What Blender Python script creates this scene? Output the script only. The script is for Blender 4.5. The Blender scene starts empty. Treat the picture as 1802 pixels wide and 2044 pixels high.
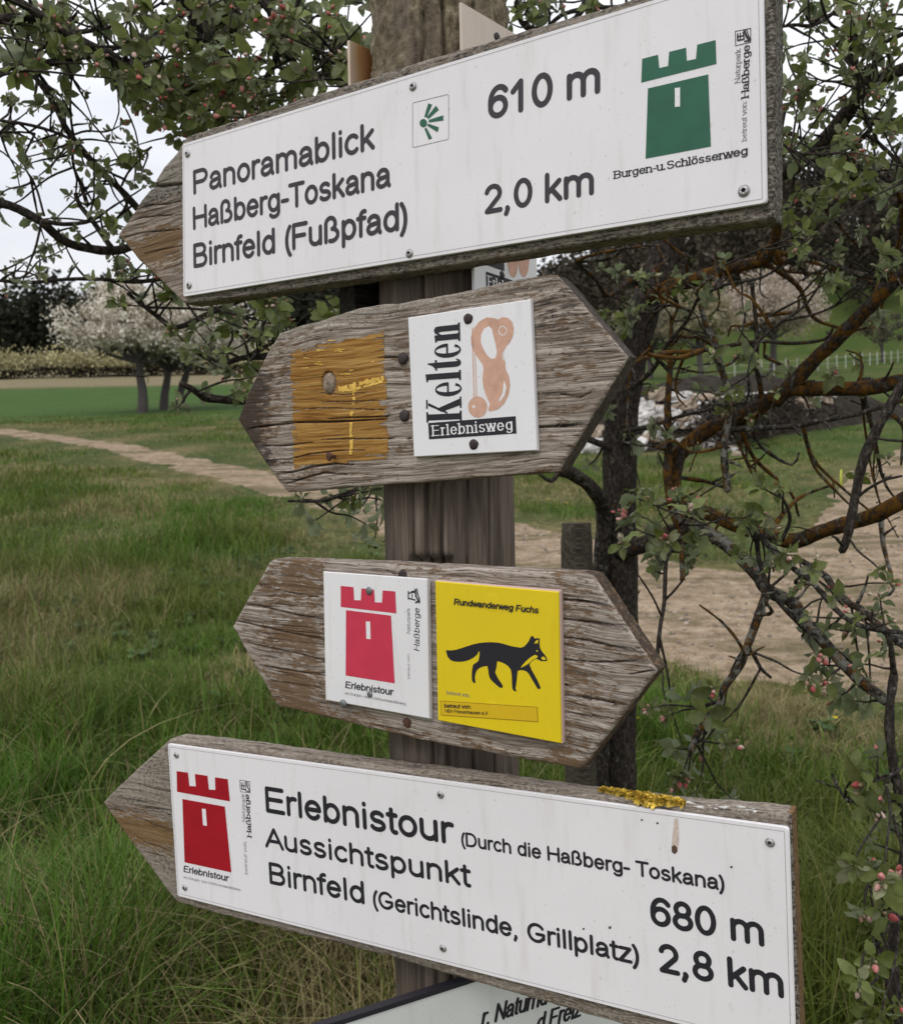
import bpy, math, random
import numpy as np
from mathutils import Matrix, Vector
R = math.radians
rng = np.random.default_rng(7)
random.seed(7)
SC = bpy.context.scene
COL = SC.collection

# ---------------------------------------------------------------- camera
# The photograph is measured in a 1802 x 2044 grid; FOC is the focal length in those units.
FOC, CX, CY = 1870.0, 901.0, 1022.0
EYE = np.array([0.0, 0.0, 1.5])
PITCH, ROLL = R(-2.0), R(1.2)
_f = np.array([0, math.cos(PITCH), math.sin(PITCH)])
_u0 = np.array([0, -math.sin(PITCH), math.cos(PITCH)])
_r0 = np.array([1.0, 0, 0])
_r = math.cos(ROLL) * _r0 - math.sin(ROLL) * _u0
_u = math.sin(ROLL) * _r0 + math.cos(ROLL) * _u0
cam_data = bpy.data.cameras.new('camera')
cam = bpy.data.objects.new('camera', cam_data)
COL.objects.link(cam)
cam.matrix_world = Matrix(((_r[0], _u[0], -_f[0], EYE[0]), (_r[1], _u[1], -_f[1], EYE[1]), (_r[2], _u[2], -_f[2], EYE[2]), (0, 0, 0, 1)))
cam_data.sensor_fit = 'HORIZONTAL'
cam_data.sensor_width = 36.0
cam_data.lens = 36.0 * FOC / 1802.0
cam_data.clip_start = 0.05
cam_data.clip_end = 3000
cam_data.dof.use_dof = True
cam_data.dof.focus_distance = 1.12
cam_data.dof.aperture_fstop = 13.0
SC.camera = cam

# ---------------------------------------------------------------- sky and sun
SUN_EL, SUN_AZ = R(48), R(212)          # azimuth clockwise from +Y
world = bpy.data.worlds.new('World')
SC.world = world
world.use_nodes = True
wn, wl = world.node_tree.nodes, world.node_tree.links
wn.clear()
wo = wn.new('ShaderNodeOutputWorld')
bg = wn.new('ShaderNodeBackground')
bg.inputs['Strength'].default_value = 0.1
sky = wn.new('ShaderNodeTexSky')
sky.sky_type = 'NISHITA'
sky.sun_disc = False
sky.sun_elevation = SUN_EL
sky.sun_rotation = SUN_AZ
sky.air_density = 1.0
sky.dust_density = 2.0
tc = wn.new('ShaderNodeTexCoord')
mp = wn.new('ShaderNodeMapping')
mp.inputs['Scale'].default_value = (1.0, 1.0, 2.6)
cn = wn.new('ShaderNodeTexNoise')
cn.inputs['Scale'].default_value = 2.3
cn.inputs['Detail'].default_value = 6
cn.inputs['Roughness'].default_value = 0.55
cr = wn.new('ShaderNodeValToRGB')
cr.color_ramp.elements[0].position = 0.36
cr.color_ramp.elements[0].color = (7.4, 7.7, 8.35, 1)
cr.color_ramp.elements[1].position = 0.6
cr.color_ramp.elements[1].color = (9.4, 9.5, 9.75, 1)
mx = wn.new('ShaderNodeMix')
mx.data_type = 'RGBA'
mx.inputs['Factor'].default_value = 0.94
wl.new(tc.outputs['Generated'], mp.inputs['Vector'])
wl.new(mp.outputs['Vector'], cn.inputs['Vector'])
wl.new(cn.outputs['Fac'], cr.inputs['Fac'])
wl.new(sky.outputs['Color'], mx.inputs['A'])
sx = wn.new('ShaderNodeSeparateXYZ')
wl.new(tc.outputs['Generated'], sx.inputs[0])
gr = wn.new('ShaderNodeMapRange')
gr.inputs['From Min'].default_value = 0.05; gr.inputs['From Max'].default_value = 0.9
gr.inputs['To Min'].default_value = 0.88; gr.inputs['To Max'].default_value = 1.75
wl.new(sx.outputs['Z'], gr.inputs['Value'])
vs = wn.new('ShaderNodeVectorMath'); vs.operation = 'SCALE'
wl.new(cr.outputs['Color'], vs.inputs[0]); wl.new(gr.outputs['Result'], vs.inputs['Scale'])
wl.new(vs.outputs['Vector'], mx.inputs['B'])
wl.new(mx.outputs['Result'], bg.inputs['Color'])
wl.new(bg.outputs['Background'], wo.inputs['Surface'])
sun_data = bpy.data.lights.new('sun', 'SUN')
sun_data.energy = 0.85
sun_data.angle = R(25)
sun_data.color = (1.0, 0.96, 0.92)
sun = bpy.data.objects.new('sun', sun_data)
COL.objects.link(sun)
_sd = Vector((math.sin(SUN_AZ) * math.cos(SUN_EL), math.cos(SUN_AZ) * math.cos(SUN_EL), math.sin(SUN_EL)))
sun.rotation_euler = _sd.to_track_quat('Z', 'Y').to_euler()
SC.view_settings.view_transform = 'Standard'
SC.view_settings.look = 'None'
SC.view_settings.gamma = 1.0
SC.view_settings.exposure = 0.0
SC.view_settings.use_curve_mapping = False
SC.cycles.max_bounces = 6
SC.cycles.transparent_max_bounces = 4

# ---------------------------------------------------------------- helpers
def ray(x, y):
    return _f + _r * ((x - CX) / FOC) - _u * ((y - CY) / FOC)

def at(x, y, d):
    """point seen at pixel x, y with depth d along world Y"""
    v = ray(x, y)
    return EYE + v * (d / v[1])

def project(P):
    d = np.asarray(P) - EYE
    z = d @ _f
    return CX + FOC * (d @ _r) / z, CY - FOC * (d @ _u) / z

def tag(o, label=None, cat=None, group=None, kind=None):
    if label: o['label'] = label
    if cat: o['category'] = cat
    if group: o['group'] = group
    if kind: o['kind'] = kind
    return o

def empty(name, M=None, loc=None):
    o = bpy.data.objects.new(name, None)
    o.empty_display_size = 0.1
    COL.objects.link(o)
    if M is not None: o.matrix_world = M
    if loc is not None: o.location = loc
    return o

def mesh_obj(name, verts, faces, mat, parent=None, smooth=False, cols=None, attrs=None):
    """verts (n,3); faces = list of index lists or an (m,3)/(m,4) int array"""
    verts = np.asarray(verts, dtype=np.float32).reshape(-1, 3)
    me = bpy.data.meshes.new(name)
    if isinstance(faces, np.ndarray):
        m, k = faces.shape
        me.vertices.add(len(verts)); me.vertices.foreach_set('co', verts.ravel())
        me.loops.add(m * k); me.loops.foreach_set('vertex_index', faces.astype(np.int32).ravel())
        me.polygons.add(m)
        me.polygons.foreach_set('loop_start', np.arange(0, m * k, k, dtype=np.int32))
        me.polygons.foreach_set('loop_total', np.full(m, k, dtype=np.int32))
        me.update(calc_edges=True)
    else:
        me.from_pydata([tuple(map(float, v)) for v in verts], [], [tuple(map(int, f)) for f in faces])
        me.update()
    if smooth:
        me.polygons.foreach_set('use_smooth', np.ones(len(me.polygons), dtype=bool))
    if cols is not None:
        c = np.ones((len(verts), 4), dtype=np.float32)
        c[:, :3] = np.asarray(cols, dtype=np.float32).reshape(-1, 3)
        a = me.color_attributes.new('Col', 'FLOAT_COLOR', 'POINT')
        a.data.foreach_set('color', c.ravel())
    for k, v in (attrs or {}).items():
        c = np.ones((len(verts), 4), dtype=np.float32)
        c[:, :3] = v
        a = me.color_attributes.new(k, 'FLOAT_COLOR', 'POINT')
        a.data.foreach_set('color', c.ravel())
    if mat is not None: me.materials.append(mat)
    o = bpy.data.objects.new(name, me)
    COL.objects.link(o)
    if parent is not None: o.parent = parent
    return o

class Buf:
    """collects pieces of geometry for one mesh"""
    def __init__(s): s.v, s.f, s.c, s.n = [], [], [], 0
    def add(s, v, f, c=None):
        v = np.asarray(v, float).reshape(-1, 3)
        s.v.append(v)
        s.f.extend([[int(i) + s.n for i in q] for q in f])
        if c is not None: s.c.append(np.broadcast_to(np.asarray(c, float), (len(v), 3)))
        s.n += len(v)
    def obj(s, name, mat, parent=None, smooth=False):
        return mesh_obj(name, np.concatenate(s.v), s.f, mat, parent, smooth, np.concatenate(s.c) if s.c else None)

_T = np.random.default_rng(3).random((256, 256))
def vnoise(x, y, seed=0):
    x = np.asarray(x, float) + seed * 17.31; y = np.asarray(y, float) + seed * 9.77
    xi = np.floor(x).astype(int); yi = np.floor(y).astype(int)
    fx = x - xi; fy = y - yi
    fx = fx * fx * (3 - 2 * fx); fy = fy * fy * (3 - 2 * fy)
    g = lambda i, j: _T[i & 255, j & 255]
    return (g(xi, yi) * (1 - fx) + g(xi + 1, yi) * fx) * (1 - fy) + (g(xi, yi + 1) * (1 - fx) + g(xi + 1, yi + 1) * fx) * fy

def fbm(x, y, seed=0, oct=4):
    s = 0; a = 0.5; t = 0
    for k in range(oct):
        s = s + a * vnoise(np.asarray(x) * 2 ** k, np.asarray(y) * 2 ** k, seed + k * 5); t += a; a *= 0.5
    return s / t

# ---- materials
def new_mat(name):
    m = bpy.data.materials.new(name)
    m.use_nodes = True
    nt = m.node_tree
    b = nt.nodes['Principled BSDF']
    return m, nt, b

def N(nt, typ, **kw):
    n = nt.nodes.new(typ)
    for k, v in kw.items():
        if k in n.inputs: n.inputs[k].default_value = v
        else: setattr(n, k, v)
    return n

def ramp(nt, src, stops):
    r = nt.nodes.new('ShaderNodeValToRGB')
    e = r.color_ramp.elements
    while len(e) < len(stops): e.new(0.5)
    for i, (p, c) in enumerate(stops):
        e[i].position = p
        e[i].color = (c, c, c, 1) if isinstance(c, (int, float)) else (*c, 1)
    nt.links.new(src, r.inputs['Fac'])
    return r.outputs['Color']

def mixc(nt, fac, a, b, mode='MIX'):
    m = nt.nodes.new('ShaderNodeMix'); m.data_type = 'RGBA'; m.blend_type = mode
    for k, v in (('Factor', fac), ('A', a), ('B', b)):
        if isinstance(v, (int, float)): m.inputs[k].default_value = v
        elif isinstance(v, tuple): m.inputs[k].default_value = (*v, 1)
        else: nt.links.new(v, m.inputs[k])
    return m.outputs['Result']

def mathn(nt, op, a, b=0.0):
    m = nt.nodes.new('ShaderNodeMath'); m.operation = op
    for i, v in enumerate((a, b)):
        if isinstance(v, (int, float)): m.inputs[i].default_value = v
        else: nt.links.new(v, m.inputs[i])
    return m.outputs[0]

def noise(nt, vec, scale, detail=4, rough=0.55, dist=0.0):
    n = N(nt, 'ShaderNodeTexNoise', Scale=scale, Detail=detail, Roughness=rough, Distortion=dist)
    if vec is not None: nt.links.new(vec, n.inputs['Vector'])
    return n.outputs['Fac']

def objvec(nt, scale=(1, 1, 1), loc=(0, 0, 0)):
    t = nt.nodes.new('ShaderNodeTexCoord')
    m = nt.nodes.new('ShaderNodeMapping')
    m.inputs['Scale'].default_value = scale
    m.inputs['Location'].default_value = loc
    nt.links.new(t.outputs['Object'], m.inputs['Vector'])
    return m.outputs['Vector']

def bump(nt, b, h, strength, dist):
    n = N(nt, 'ShaderNodeBump', Strength=strength, Distance=dist)
    nt.links.new(h, n.inputs['Height'])
    nt.links.new(n.outputs['Normal'], b.inputs['Normal'])

def attr(nt, name):
    a = nt.nodes.new('ShaderNodeAttribute'); a.attribute_name = name
    return a

def plain(name, col, rough=0.6, spec=0.3, metal=0.0, var=0.0, vscale=60):
    m, nt, b = new_mat(name)
    b.inputs['Base Color'].default_value = (*col, 1)
    b.inputs['Roughness'].default_value = rough
    b.inputs['Specular IOR Level'].default_value = spec
    b.inputs['Metallic'].default_value = metal
    if var:
        f = noise(nt, objvec(nt), vscale, 5, 0.6)
        lo = tuple(c * (1 - var) for c in col); hi = tuple(min(1, c * (1 + var)) for c in col)
        nt.links.new(ramp(nt, f, [(0.3, lo), (0.7, hi)]), b.inputs['Base Color'])
    return m

def wood_mat(name, dark, mid, light, brown, crust, seed, crust_thr=0.56, bstr=0.9, bthr=.69):
    """weathered board: grain along local X. Tint attribute: R brown stain, G darkening, B lichen crust"""
    m, nt, b = new_mat(name)
    L = nt.links
    lo = (seed * 3.1, seed * 1.7, seed)
    warp = noise(nt, objvec(nt, (5, 10, 10), lo), 1.0, 2)
    cmb = nt.nodes.new('ShaderNodeCombineXYZ')
    def warped(scale, amt):
        va = nt.nodes.new('ShaderNodeVectorMath'); va.operation = 'MULTIPLY_ADD'
        L.new(cmb.outputs[0], va.inputs[0]); va.inputs[1].default_value = (0, amt, 0)
        L.new(objvec(nt, scale, lo), va.inputs[2])
        return va.outputs[0]
    L.new(warp, cmb.inputs['Y'])
    g1 = noise(nt, warped((6, 150, 110), 4.4), 1.0, 6, 0.65)
    g2 = noise(nt, warped((16, 420, 330), 12.0), 1.0, 5, 0.68)
    g3 = noise(nt, warped((9, 300, 240), 9.0), 1.0, 3, 0.6)
    g = mathn(nt, 'ADD', mathn(nt, 'MULTIPLY', g1, 0.5), mathn(nt, 'MULTIPLY', g2, 0.5))
    base = ramp(nt, g, [(0.36, dark), (0.46, mid), (0.58, light)])
    fis = ramp(nt, g3, [(0.335, 1.0), (0.40, 0.0)])
    tint = attr(nt, 'Tint'); sep = nt.nodes.new('ShaderNodeSeparateColor'); L.new(tint.outputs['Color'], sep.inputs[0])
    pn = noise(nt, objvec(nt, (11, 30, 30), lo), 1.0, 3, 0.6)
    pf = noise(nt, warped((55, 190, 160), 5.0), 1.0, 6, 0.75)
    pm = ramp(nt, mathn(nt, 'ADD', mathn(nt, 'ADD', mathn(nt, 'MULTIPLY', pn, 0.45), mathn(nt, 'MULTIPLY', pf, 0.75)), mathn(nt, 'MULTIPLY', sep.outputs[0], 0.22)), [(bthr, 0.0), (bthr + .045, 1.0)])
    c = mixc(nt, mathn(nt, 'MULTIPLY', pm, 0.85), base, mixc(nt, g, tuple(x * 0.35 for x in brown), tuple(x * 1.5 for x in brown)))
    pn2 = noise(nt, warped((40, 150, 120), 4.0), 1.0, 6, 0.75)
    dm = ramp(nt, mathn(nt, 'ADD', pn2, mathn(nt, 'MULTIPLY', sep.outputs[1], 0.36)), [(0.68, 0.0), (0.74, 1.0)])
    c = mixc(nt, mathn(nt, 'MULTIPLY', dm, 0.82), c, tuple(x * 0.75 for x in dark))
    cn_ = noise(nt, objvec(nt, (170, 300, 260), lo), 1.0, 5, 0.72)
    cm = ramp(nt, mathn(nt, 'ADD', cn_, mathn(nt, 'MULTIPLY', sep.outputs[2], 0.22)), [(crust_thr + .08, 0.0), (crust_thr + 0.13, 1.0)])
    c = mixc(nt, mathn(nt, 'MULTIPLY', cm, 0.7), c, mixc(nt, cn_, tuple(x * 0.45 for x in crust), tuple(x * 1.25 for x in crust)))
    c = mixc(nt, mathn(nt, 'MULTIPLY', fis, 0.75), c, tuple(x * 0.5 for x in dark))
    L.new(c, b.inputs['Base Color'])
    b.inputs['Roughness'].default_value = 0.85
    b.inputs['Specular IOR Level'].default_value = 0.2
    h = mathn(nt, 'SUBTRACT', mathn(nt, 'ADD', g, mathn(nt, 'MULTIPLY', cm, 0.22)), mathn(nt, 'ADD', mathn(nt, 'MULTIPLY', fis, 0.25), mathn(nt, 'MULTIPLY', pm, -0.06)))
    bump(nt, b, h, bstr, 0.004)
    return m

def plate_mat(name, col, seed, rough=0.35, dirt=(0.42, 0.36, 0.3)):
    """painted sign face with faint grime and specks"""
    m, nt, b = new_mat(name)
    L = nt.links
    lo = (seed, seed * 2.3, 0)
    big = noise(nt, objvec(nt, (6, 6, 6), lo), 1.0, 5, 0.6)
    c = mixc(nt, ramp(nt, big, [(0.40, 0.0), (0.72, 0.30)]), col, tuple(x * 0.80 for x in col))
    st = noise(nt, objvec(nt, (55, 7, 7), lo), 1.0, 4, 0.6)
    c = mixc(nt, ramp(nt, st, [(0.55, 0.0), (0.8, 0.26)]), c, dirt)
    sp = noise(nt, objvec(nt, (300, 300, 300), lo), 1.0, 2, 0.5)
    c = mixc(nt, ramp(nt, sp, [(0.69, 0.0), (0.75, 0.6)]), c, dirt)
    sp2 = noise(nt, objvec(nt, (95, 95, 95), lo), 1.0, 3, 0.6)
    c = mixc(nt, ramp(nt, sp2, [(0.68, 0.0), (0.76, 0.35)]), c, dirt)
    L.new(c, b.inputs['Base Color'])
    L.new(ramp(nt, big, [(0.3, rough), (0.8, min(1, rough + 0.25))]), b.inputs['Roughness'])
    b.inputs['Specular IOR Level'].default_value = 0.35
    bump(nt, b, noise(nt, objvec(nt, (500, 500, 500)), 1.0, 2), 0.04, 0.001)
    return m

def vcol_mat(name, rough=0.7, spec=0.25, trans=0.0, var=0.25, vscale=40, back=None):
    """colour from the Col attribute, with noise variation; optional translucency and paler leaf underside"""
    m, nt, b = new_mat(name)
    L = nt.links
    c = attr(nt, 'Col').outputs['Color']
    f = noise(nt, objvec(nt), vscale, 3)
    c = mixc(nt, 1.0, c, ramp(nt, f, [(0.3, 1 - var), (0.7, 1 + var)]), 'MULTIPLY')
    if back:
        g = nt.nodes.new('ShaderNodeNewGeometry')
        c = mixc(nt, mathn(nt, 'MULTIPLY', g.outputs['Backfacing'], 0.6), c, back)
    L.new(c, b.inputs['Base Color'])
    b.inputs['Roughness'].default_value = rough
    b.inputs['Specular IOR Level'].default_value = spec
    if trans:
        out = nt.nodes['Material Output']
        t = nt.nodes.new('ShaderNodeBsdfTranslucent'); L.new(c, t.inputs['Color'])
        ms = nt.nodes.new('ShaderNodeMixShader'); ms.inputs[0].default_value = trans
        L.new(b.outputs[0], ms.inputs[1]); L.new(t.outputs[0], ms.inputs[2]); L.new(ms.outputs[0], out.inputs['Surface'])
    return m
# ---------------------------------------------------------------- engraved lettering: stroke letters, cap height 1
def A(cx, cy, rx, ry, a0, a1):
    n = max(6, int(abs(a1 - a0) / 12))
    return [(cx + rx * math.cos(R(a0 + (a1 - a0) * k / n)), cy + ry * math.sin(R(a0 + (a1 - a0) * k / n))) for k in range(n + 1)]
_b, _t, _X = .06, .94, .69
_m, _q = (_b + _X) / 2, (_X - _b) / 2
GLY = {
 'P': (.93, [[(.12, _b), (.12, _t)], [(.12, _t)] + A(.54, .71, .27, .23, 90, -90) + [(.12, .48)]]),
 'R': (1.0, [[(.12, _b), (.12, _t)], [(.12, _t)] + A(.56, .71, .27, .23, 90, -90) + [(.12, .48)], [(.5, .48), (.87, _b)]]),
 'B': (.93, [[(.13, _b), (.13, _t)], [(.13, _t)] + A(.5, .73, .24, .21, 90, -90) + [(.13, .52)], [(.5, .52)] + A(.53, .29, .27, .23, 90, -90) + [(.13, _b)]]),
 'D': (1.0, [[(.13, _b), (.13, _t)], [(.13, _t)] + A(.45, .5, .42, .44, 90, -90) + [(.13, _b)]]),
 'E': (.93, [[(.13, _b), (.13, _t)], [(.13, _t), (.80, _t)], [(.13, .52), (.76, .52)], [(.13, _b), (.83, _b)]]),
 'F': (.85, [[(.13, _b), (.13, _t)], [(.13, _t), (.77, _t)], [(.13, .51), (.68, .51)]]),
 'G': (1.08, [A(.54, .5, .42, .44, 38, 332), [(.56, .45), (.93, .45)], [(.93, .45), (.92, .24)]]),
 'H': (1.0, [[(.13, _b), (.13, _t)], [(.87, _b), (.87, _t)], [(.13, .52), (.87, .52)]]),
 'K': (.95, [[(.13, _b), (.13, _t)], [(.80, _t), (.13, .36)], [(.36, .57), (.85, _b)]]),
 'N': (1.0, [[(.13, _b), (.13, _t)], [(.13, _t), (.87, _b)], [(.87, _b), (.87, _t)]]),
 'S': (.93, [A(.46, .72, .30, .22, 25, 270), A(.46, .28, .34, .22, 90, -155)]),
 'T': (.85, [[(.06, _t), (.80, _t)], [(.43, _t), (.43, _b)]]),
 'V': (.93, [[(.05, _t), (.465, _b)], [(.465, _b), (.88, _t)]]),
 'A': (.93, [[(.05, _b), (.465, _t)], [(.465, _t), (.88, _b)], [(.2, .35), (.73, .35)]]),
 'a': (.77, [A(.37, .48, .23, .21, 165, 0) + [(.60, .22), (.62, .12), (.66, _b)], [(.60, .43), (.42, .40)] + A(.31, .225, .20, .16, 100, 270) + [(.45, .10), (.60, .24)]]),
 'b': (.78, [[(.13, _b), (.13, _t)], A(.395, _m, .265, _q, 0, 360)]),
 'c': (.70, [A(.385, _m, .275, _q, 45, 315)]),
 'd': (.78, [[(.65, _b), (.65, _t)], A(.385, _m, .265, _q, 0, 360)]),
 'e': (.77, [[(.12, .39), (.655, .39)], A(.385, _m, .275, _q, 3, 322)]),
 'f': (.40, [[(.17, _b), (.17, .74)] + A(.33, .75, .16, .19, 180, 75), [(.04, _X), (.36, _X)]]),
 'g': (.78, [A(.38, _m + .01, .265, _q - .01, 0, 360), [(.645, _X), (.645, .0)] + A(.395, .0, .25, .19, 0, -150)]),
 'h': (.77, [[(.13, _b), (.13, _t)], [(.13, .42)] + A(.38, .45, .25, .24, 165, 0) + [(.63, _b)]]),
 'i': (.31, [[(.155, _b), (.155, _X)], [(.155, .92), (.155, .935)]]),
 'k': (.69, [[(.13, _b), (.13, _t)], [(.57, _X), (.13, .29)], [(.29, .44), (.60, _b)]]),
 'l': (.31, [[(.155, _b), (.155, _t)]]),
 'm': (1.16, [[(.13, _b), (.13, _X)], [(.13, .45)] + A(.355, .46, .225, .23, 165, 0) + [(.58, _b)], [(.58, .45)] + A(.805, .46, .225, .23, 165, 0) + [(1.03, _b)]]),
 'n': (.77, [[(.13, _b), (.13, _X)], [(.13, .42)] + A(.38, .45, .25, .24, 165, 0) + [(.63, _b)]]),
 'o': (.77, [A(.385, _m, .275, _q, 0, 360)]),
 'p': (.78, [[(.13, -.21), (.13, _X)], A(.395, _m, .265, _q, 0, 360)]),
 'r': (.48, [[(.13, _b), (.13, _X)], [(.13, .42)] + A(.36, .44, .23, .25, 165, 70)]),
 's': (.70, [A(.35, .53, .21, .155, 30, 270), A(.35, .22, .235, .155, 90, -155)]),
 't': (.40, [[(.18, .88), (.18, .2)] + A(.31, .2, .13, .14, 180, 285), [(.05, _X), (.35, _X)]]),
 'u': (.77, [[(.13, _X), (.13, .30)] + A(.38, .30, .25, .24, 180, 345), [(.63, _X), (.63, _b)]]),
 'v': (.70, [[(.05, _X), (.35, _b)], [(.35, _b), (.65, _X)]]),
 'w': (1.0, [[(.04, _X), (.27, _b)], [(.27, _b), (.5, _X)], [(.5, _X), (.73, _b)], [(.73, _b), (.96, _X)]]),
 'z': (.69, [[(.09, _X), (.58, _X)], [(.58, _X), (.08, _b)], [(.08, _b), (.61, _b)]]),
 '\u00df': (.85, [[(.13, _b), (.13, .71)] + A(.36, .71, .23, .23, 180, -50) + [(.44, .52)], A(.42, .29, .29, .23, 85, -110)]),
 '\u00f6': (.77, [A(.385, _m, .275, _q, 0, 360), [(.26, .89), (.26, .9)], [(.51, .89), (.51, .9)]]),
 '-': (.46, [[(.08, .37), (.38, .37)]]), '.': (.34, [[(.15, .07), (.15, .08)]]), ':': (.34, [[(.15, .07), (.15, .08)], [(.15, .62), (.15, .63)]]),
 ',': (.39, [[(.17, .08), (.19, .04)], [(.19, .04), (.12, -.13)]]), ' ': (.39, []),
 '(': (.42, [A(.66, .37, .48, .72, 130, 230)]), ')': (.42, [A(-.24, .37, .48, .72, 50, -50)]),
 '0': (.77, [A(.385, .5, .27, .44, 0, 360)]), '1': (.77, [[(.15, .68), (.41, .93)], [(.42, _b), (.42, _t)]]),
 '2': (.77, [A(.385, .68, .26, .26, 165, -32) + [(.13, _b)], [(.13, _b), (.67, _b)]]),
 '6': (.77, [A(.385, .335, .27, .275, 0, 360), [(.115, .36)] + A(.43, .51, .315, .43, 180, 42)]),
 '8': (.77, [A(.385, .72, .22, .22, 0, 360), A(.385, .29, .27, .23, 0, 360)]),
}

def text_geo(s, length, cap, wv, wh=None, shear=0.0, serif=0.0, track=0.0):
    """flat letters in a local frame: x along the baseline 0..length, y up, z tiny steps so that strokes never coincide"""
    wh = wh or wv
    tot = sum(GLY[c][0] + track for c in s)
    first, last = .10, .10
    sx = length / (tot - first - last - track)
    V, Fc = [], []
    n = 0; x0 = -first; zi = 0
    def ribbon(P):
        nonlocal n, zi
        P = np.array(P, float)
        closed = len(P) > 5 and np.hypot(*(P[0] - P[-1])) < 1e-6
        d = np.gradient(P, axis=0) if len(P) > 2 else np.repeat((P[1:] - P[:1]), 2, 0)
        if closed: d[0] = d[-1] = P[1] - P[-2]
        d /= np.maximum(np.hypot(d[:, 0], d[:, 1])[:, None], 1e-9)
        w = (wh + (wv - wh) * np.abs(d[:, 1])) * cap * .5
        nn = np.stack([-d[:, 1], d[:, 0]], 1) * w[:, None]
        L_, R_ = P + nn, P - nn
        ring = list(L_)
        if not closed:
            a0 = math.atan2(nn[-1, 1], nn[-1, 0])
            ring += [P[-1] + w[-1] * np.array([math.cos(a0 - k * math.pi / 6), math.sin(a0 - k * math.pi / 6)]) for k in range(1, 6)]
        k1 = len(ring)
        z = zi * 4e-6; zi += 1
        pts = []
        faces = []
        m = len(P)
        for i in range(m): pts += [L_[i], R_[i]]
        for i in range(m - 1): faces.append([n + 2 * i, n + 2 * i + 1, n + 2 * i + 3, n + 2 * i + 2])
        if not closed:
            for (e, sgn) in ((m - 1, -1), (0, 1)):
                a0 = math.atan2(nn[e, 1], nn[e, 0])
                st = len(pts)
                for k in range(1, 6):
                    aa = a0 + sgn * k * math.pi / 6
                    pts.append(P[e] + w[e] * np.array([math.cos(aa), math.sin(aa)]))
                cap_ = [n + 2 * e] + [n + st + k for k in range(5)] + [n + 2 * e + 1]
                faces.append(cap_ if sgn > 0 else cap_[::-1])
        V.extend([(p[0], p[1], z) for p in pts]); Fc.extend(faces)
        n += len(pts)
    for c in s:
        w_, strokes = GLY[c]
        for st in strokes:
            P = np.array(st, float)
            P = np.stack([(x0 + P[:, 0]) * sx, P[:, 1] * cap], 1)
            P[:, 0] += shear * P[:, 1]
            if len(P) == 2 and np.hypot(*(P[0] - P[1])) < .03 * cap:
                P = np.array([P[0], P[0] + [0, .02 * cap]])
            ribbon(P)
            if serif:
                for e, e2 in ((0, 1), (-1, -2)):
                    y = st[e][1]
                    dv = np.array(st[e]) - np.array(st[e2])
                    if abs(dv[1]) > abs(dv[0]) * .8 and (abs(y - _b) < .02 or abs(y - _X) < .02 or abs(y - _t) < .02 or y < -.15) and np.hypot(*dv) > .15:
                        h = serif * cap
                        lo = -h * (1.0 if True else 0)
                        ribbon([(P[e][0] - h, P[e][1]), (P[e][0] + h * (1 if y < .5 else .25), P[e][1])])
        x0 += w_ + track
    V = np.array(V)
    return V, Fc
# ---------------------------------------------------------------- the post and sign planes
POST = np.array([-0.003, 1.246]); PR = 0.0865; BT = 0.032      # post axis, radius, board thickness

class Frame:
    """upright plane of a sign: local X along the board, Y up, Z out of its face"""
    def __init__(s, yaw, lean, roll, z0, off=None, at_post=True):
        yaw, lean, roll = R(yaw), R(lean), R(roll)
        X = np.array([math.cos(yaw), -math.sin(yaw), 0]); Nn = np.array([-math.sin(yaw), -math.cos(yaw), 0]); Z = np.array([0, 0, 1.0])
        Zl = math.cos(lean) * Z + math.sin(lean) * Nn
        s.X = math.cos(roll) * X + math.sin(roll) * Zl
        s.Y = -math.sin(roll) * X + math.cos(roll) * Zl
        s.N = np.cross(s.X, s.Y)
        off = PR + BT if off is None else off
        s.O = np.array([POST[0], POST[1], z0]) + s.N * off
    def M(s):
        return Matrix(((s.X[0], s.Y[0], s.N[0], s.O[0]), (s.X[1], s.Y[1], s.N[1], s.O[1]), (s.X[2], s.Y[2], s.N[2], s.O[2]), (0, 0, 0, 1)))
    def uv(s, px, h=0.0):
        """local (u, v) of what is seen at a measured point lying h in front of the plane"""
        v = ray(*px); o = s.O + s.N * h
        P = EYE + v * (((o - EYE) @ s.N) / (v @ s.N)) - s.O
        return np.array([P @ s.X, P @ s.Y])
    def uvs(s, pts, h=0.0): return np.array([s.uv(p, h) for p in pts])
    def px(s, u, v, h=0.0):
        P = s.O + np.multiply.outer(u, s.X) + np.multiply.outer(v, s.Y) + h * s.N
        return project(P)

def zoom(sx, ox, oy):
    return lambda *p: [(ox + sx * p[i], oy + sx * p[i + 1]) for i in range(0, len(p), 2)]
Z1 = zoom(.33333, 0, 0); Z2 = zoom(.33333, 600.6, 0); Z3 = zoom(.33333, 1201.3, 0)
Z5 = zoom(.37125, 446, 579.9); Z6 = zoom(.42246, 1040.8, 520.4); Z7 = zoom(.42246, 1040.8, 966.4)
ZP = zoom(.24753, 446, 1077.9); ZY = zoom(.28878, 840, 1077.9)
ZR = zoom(.28879, 185.8, 1442.2); ZM = zoom(.33003, 483.2, 1486.8); ZB = zoom(.42246, 1040.8, 1524)

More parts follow.
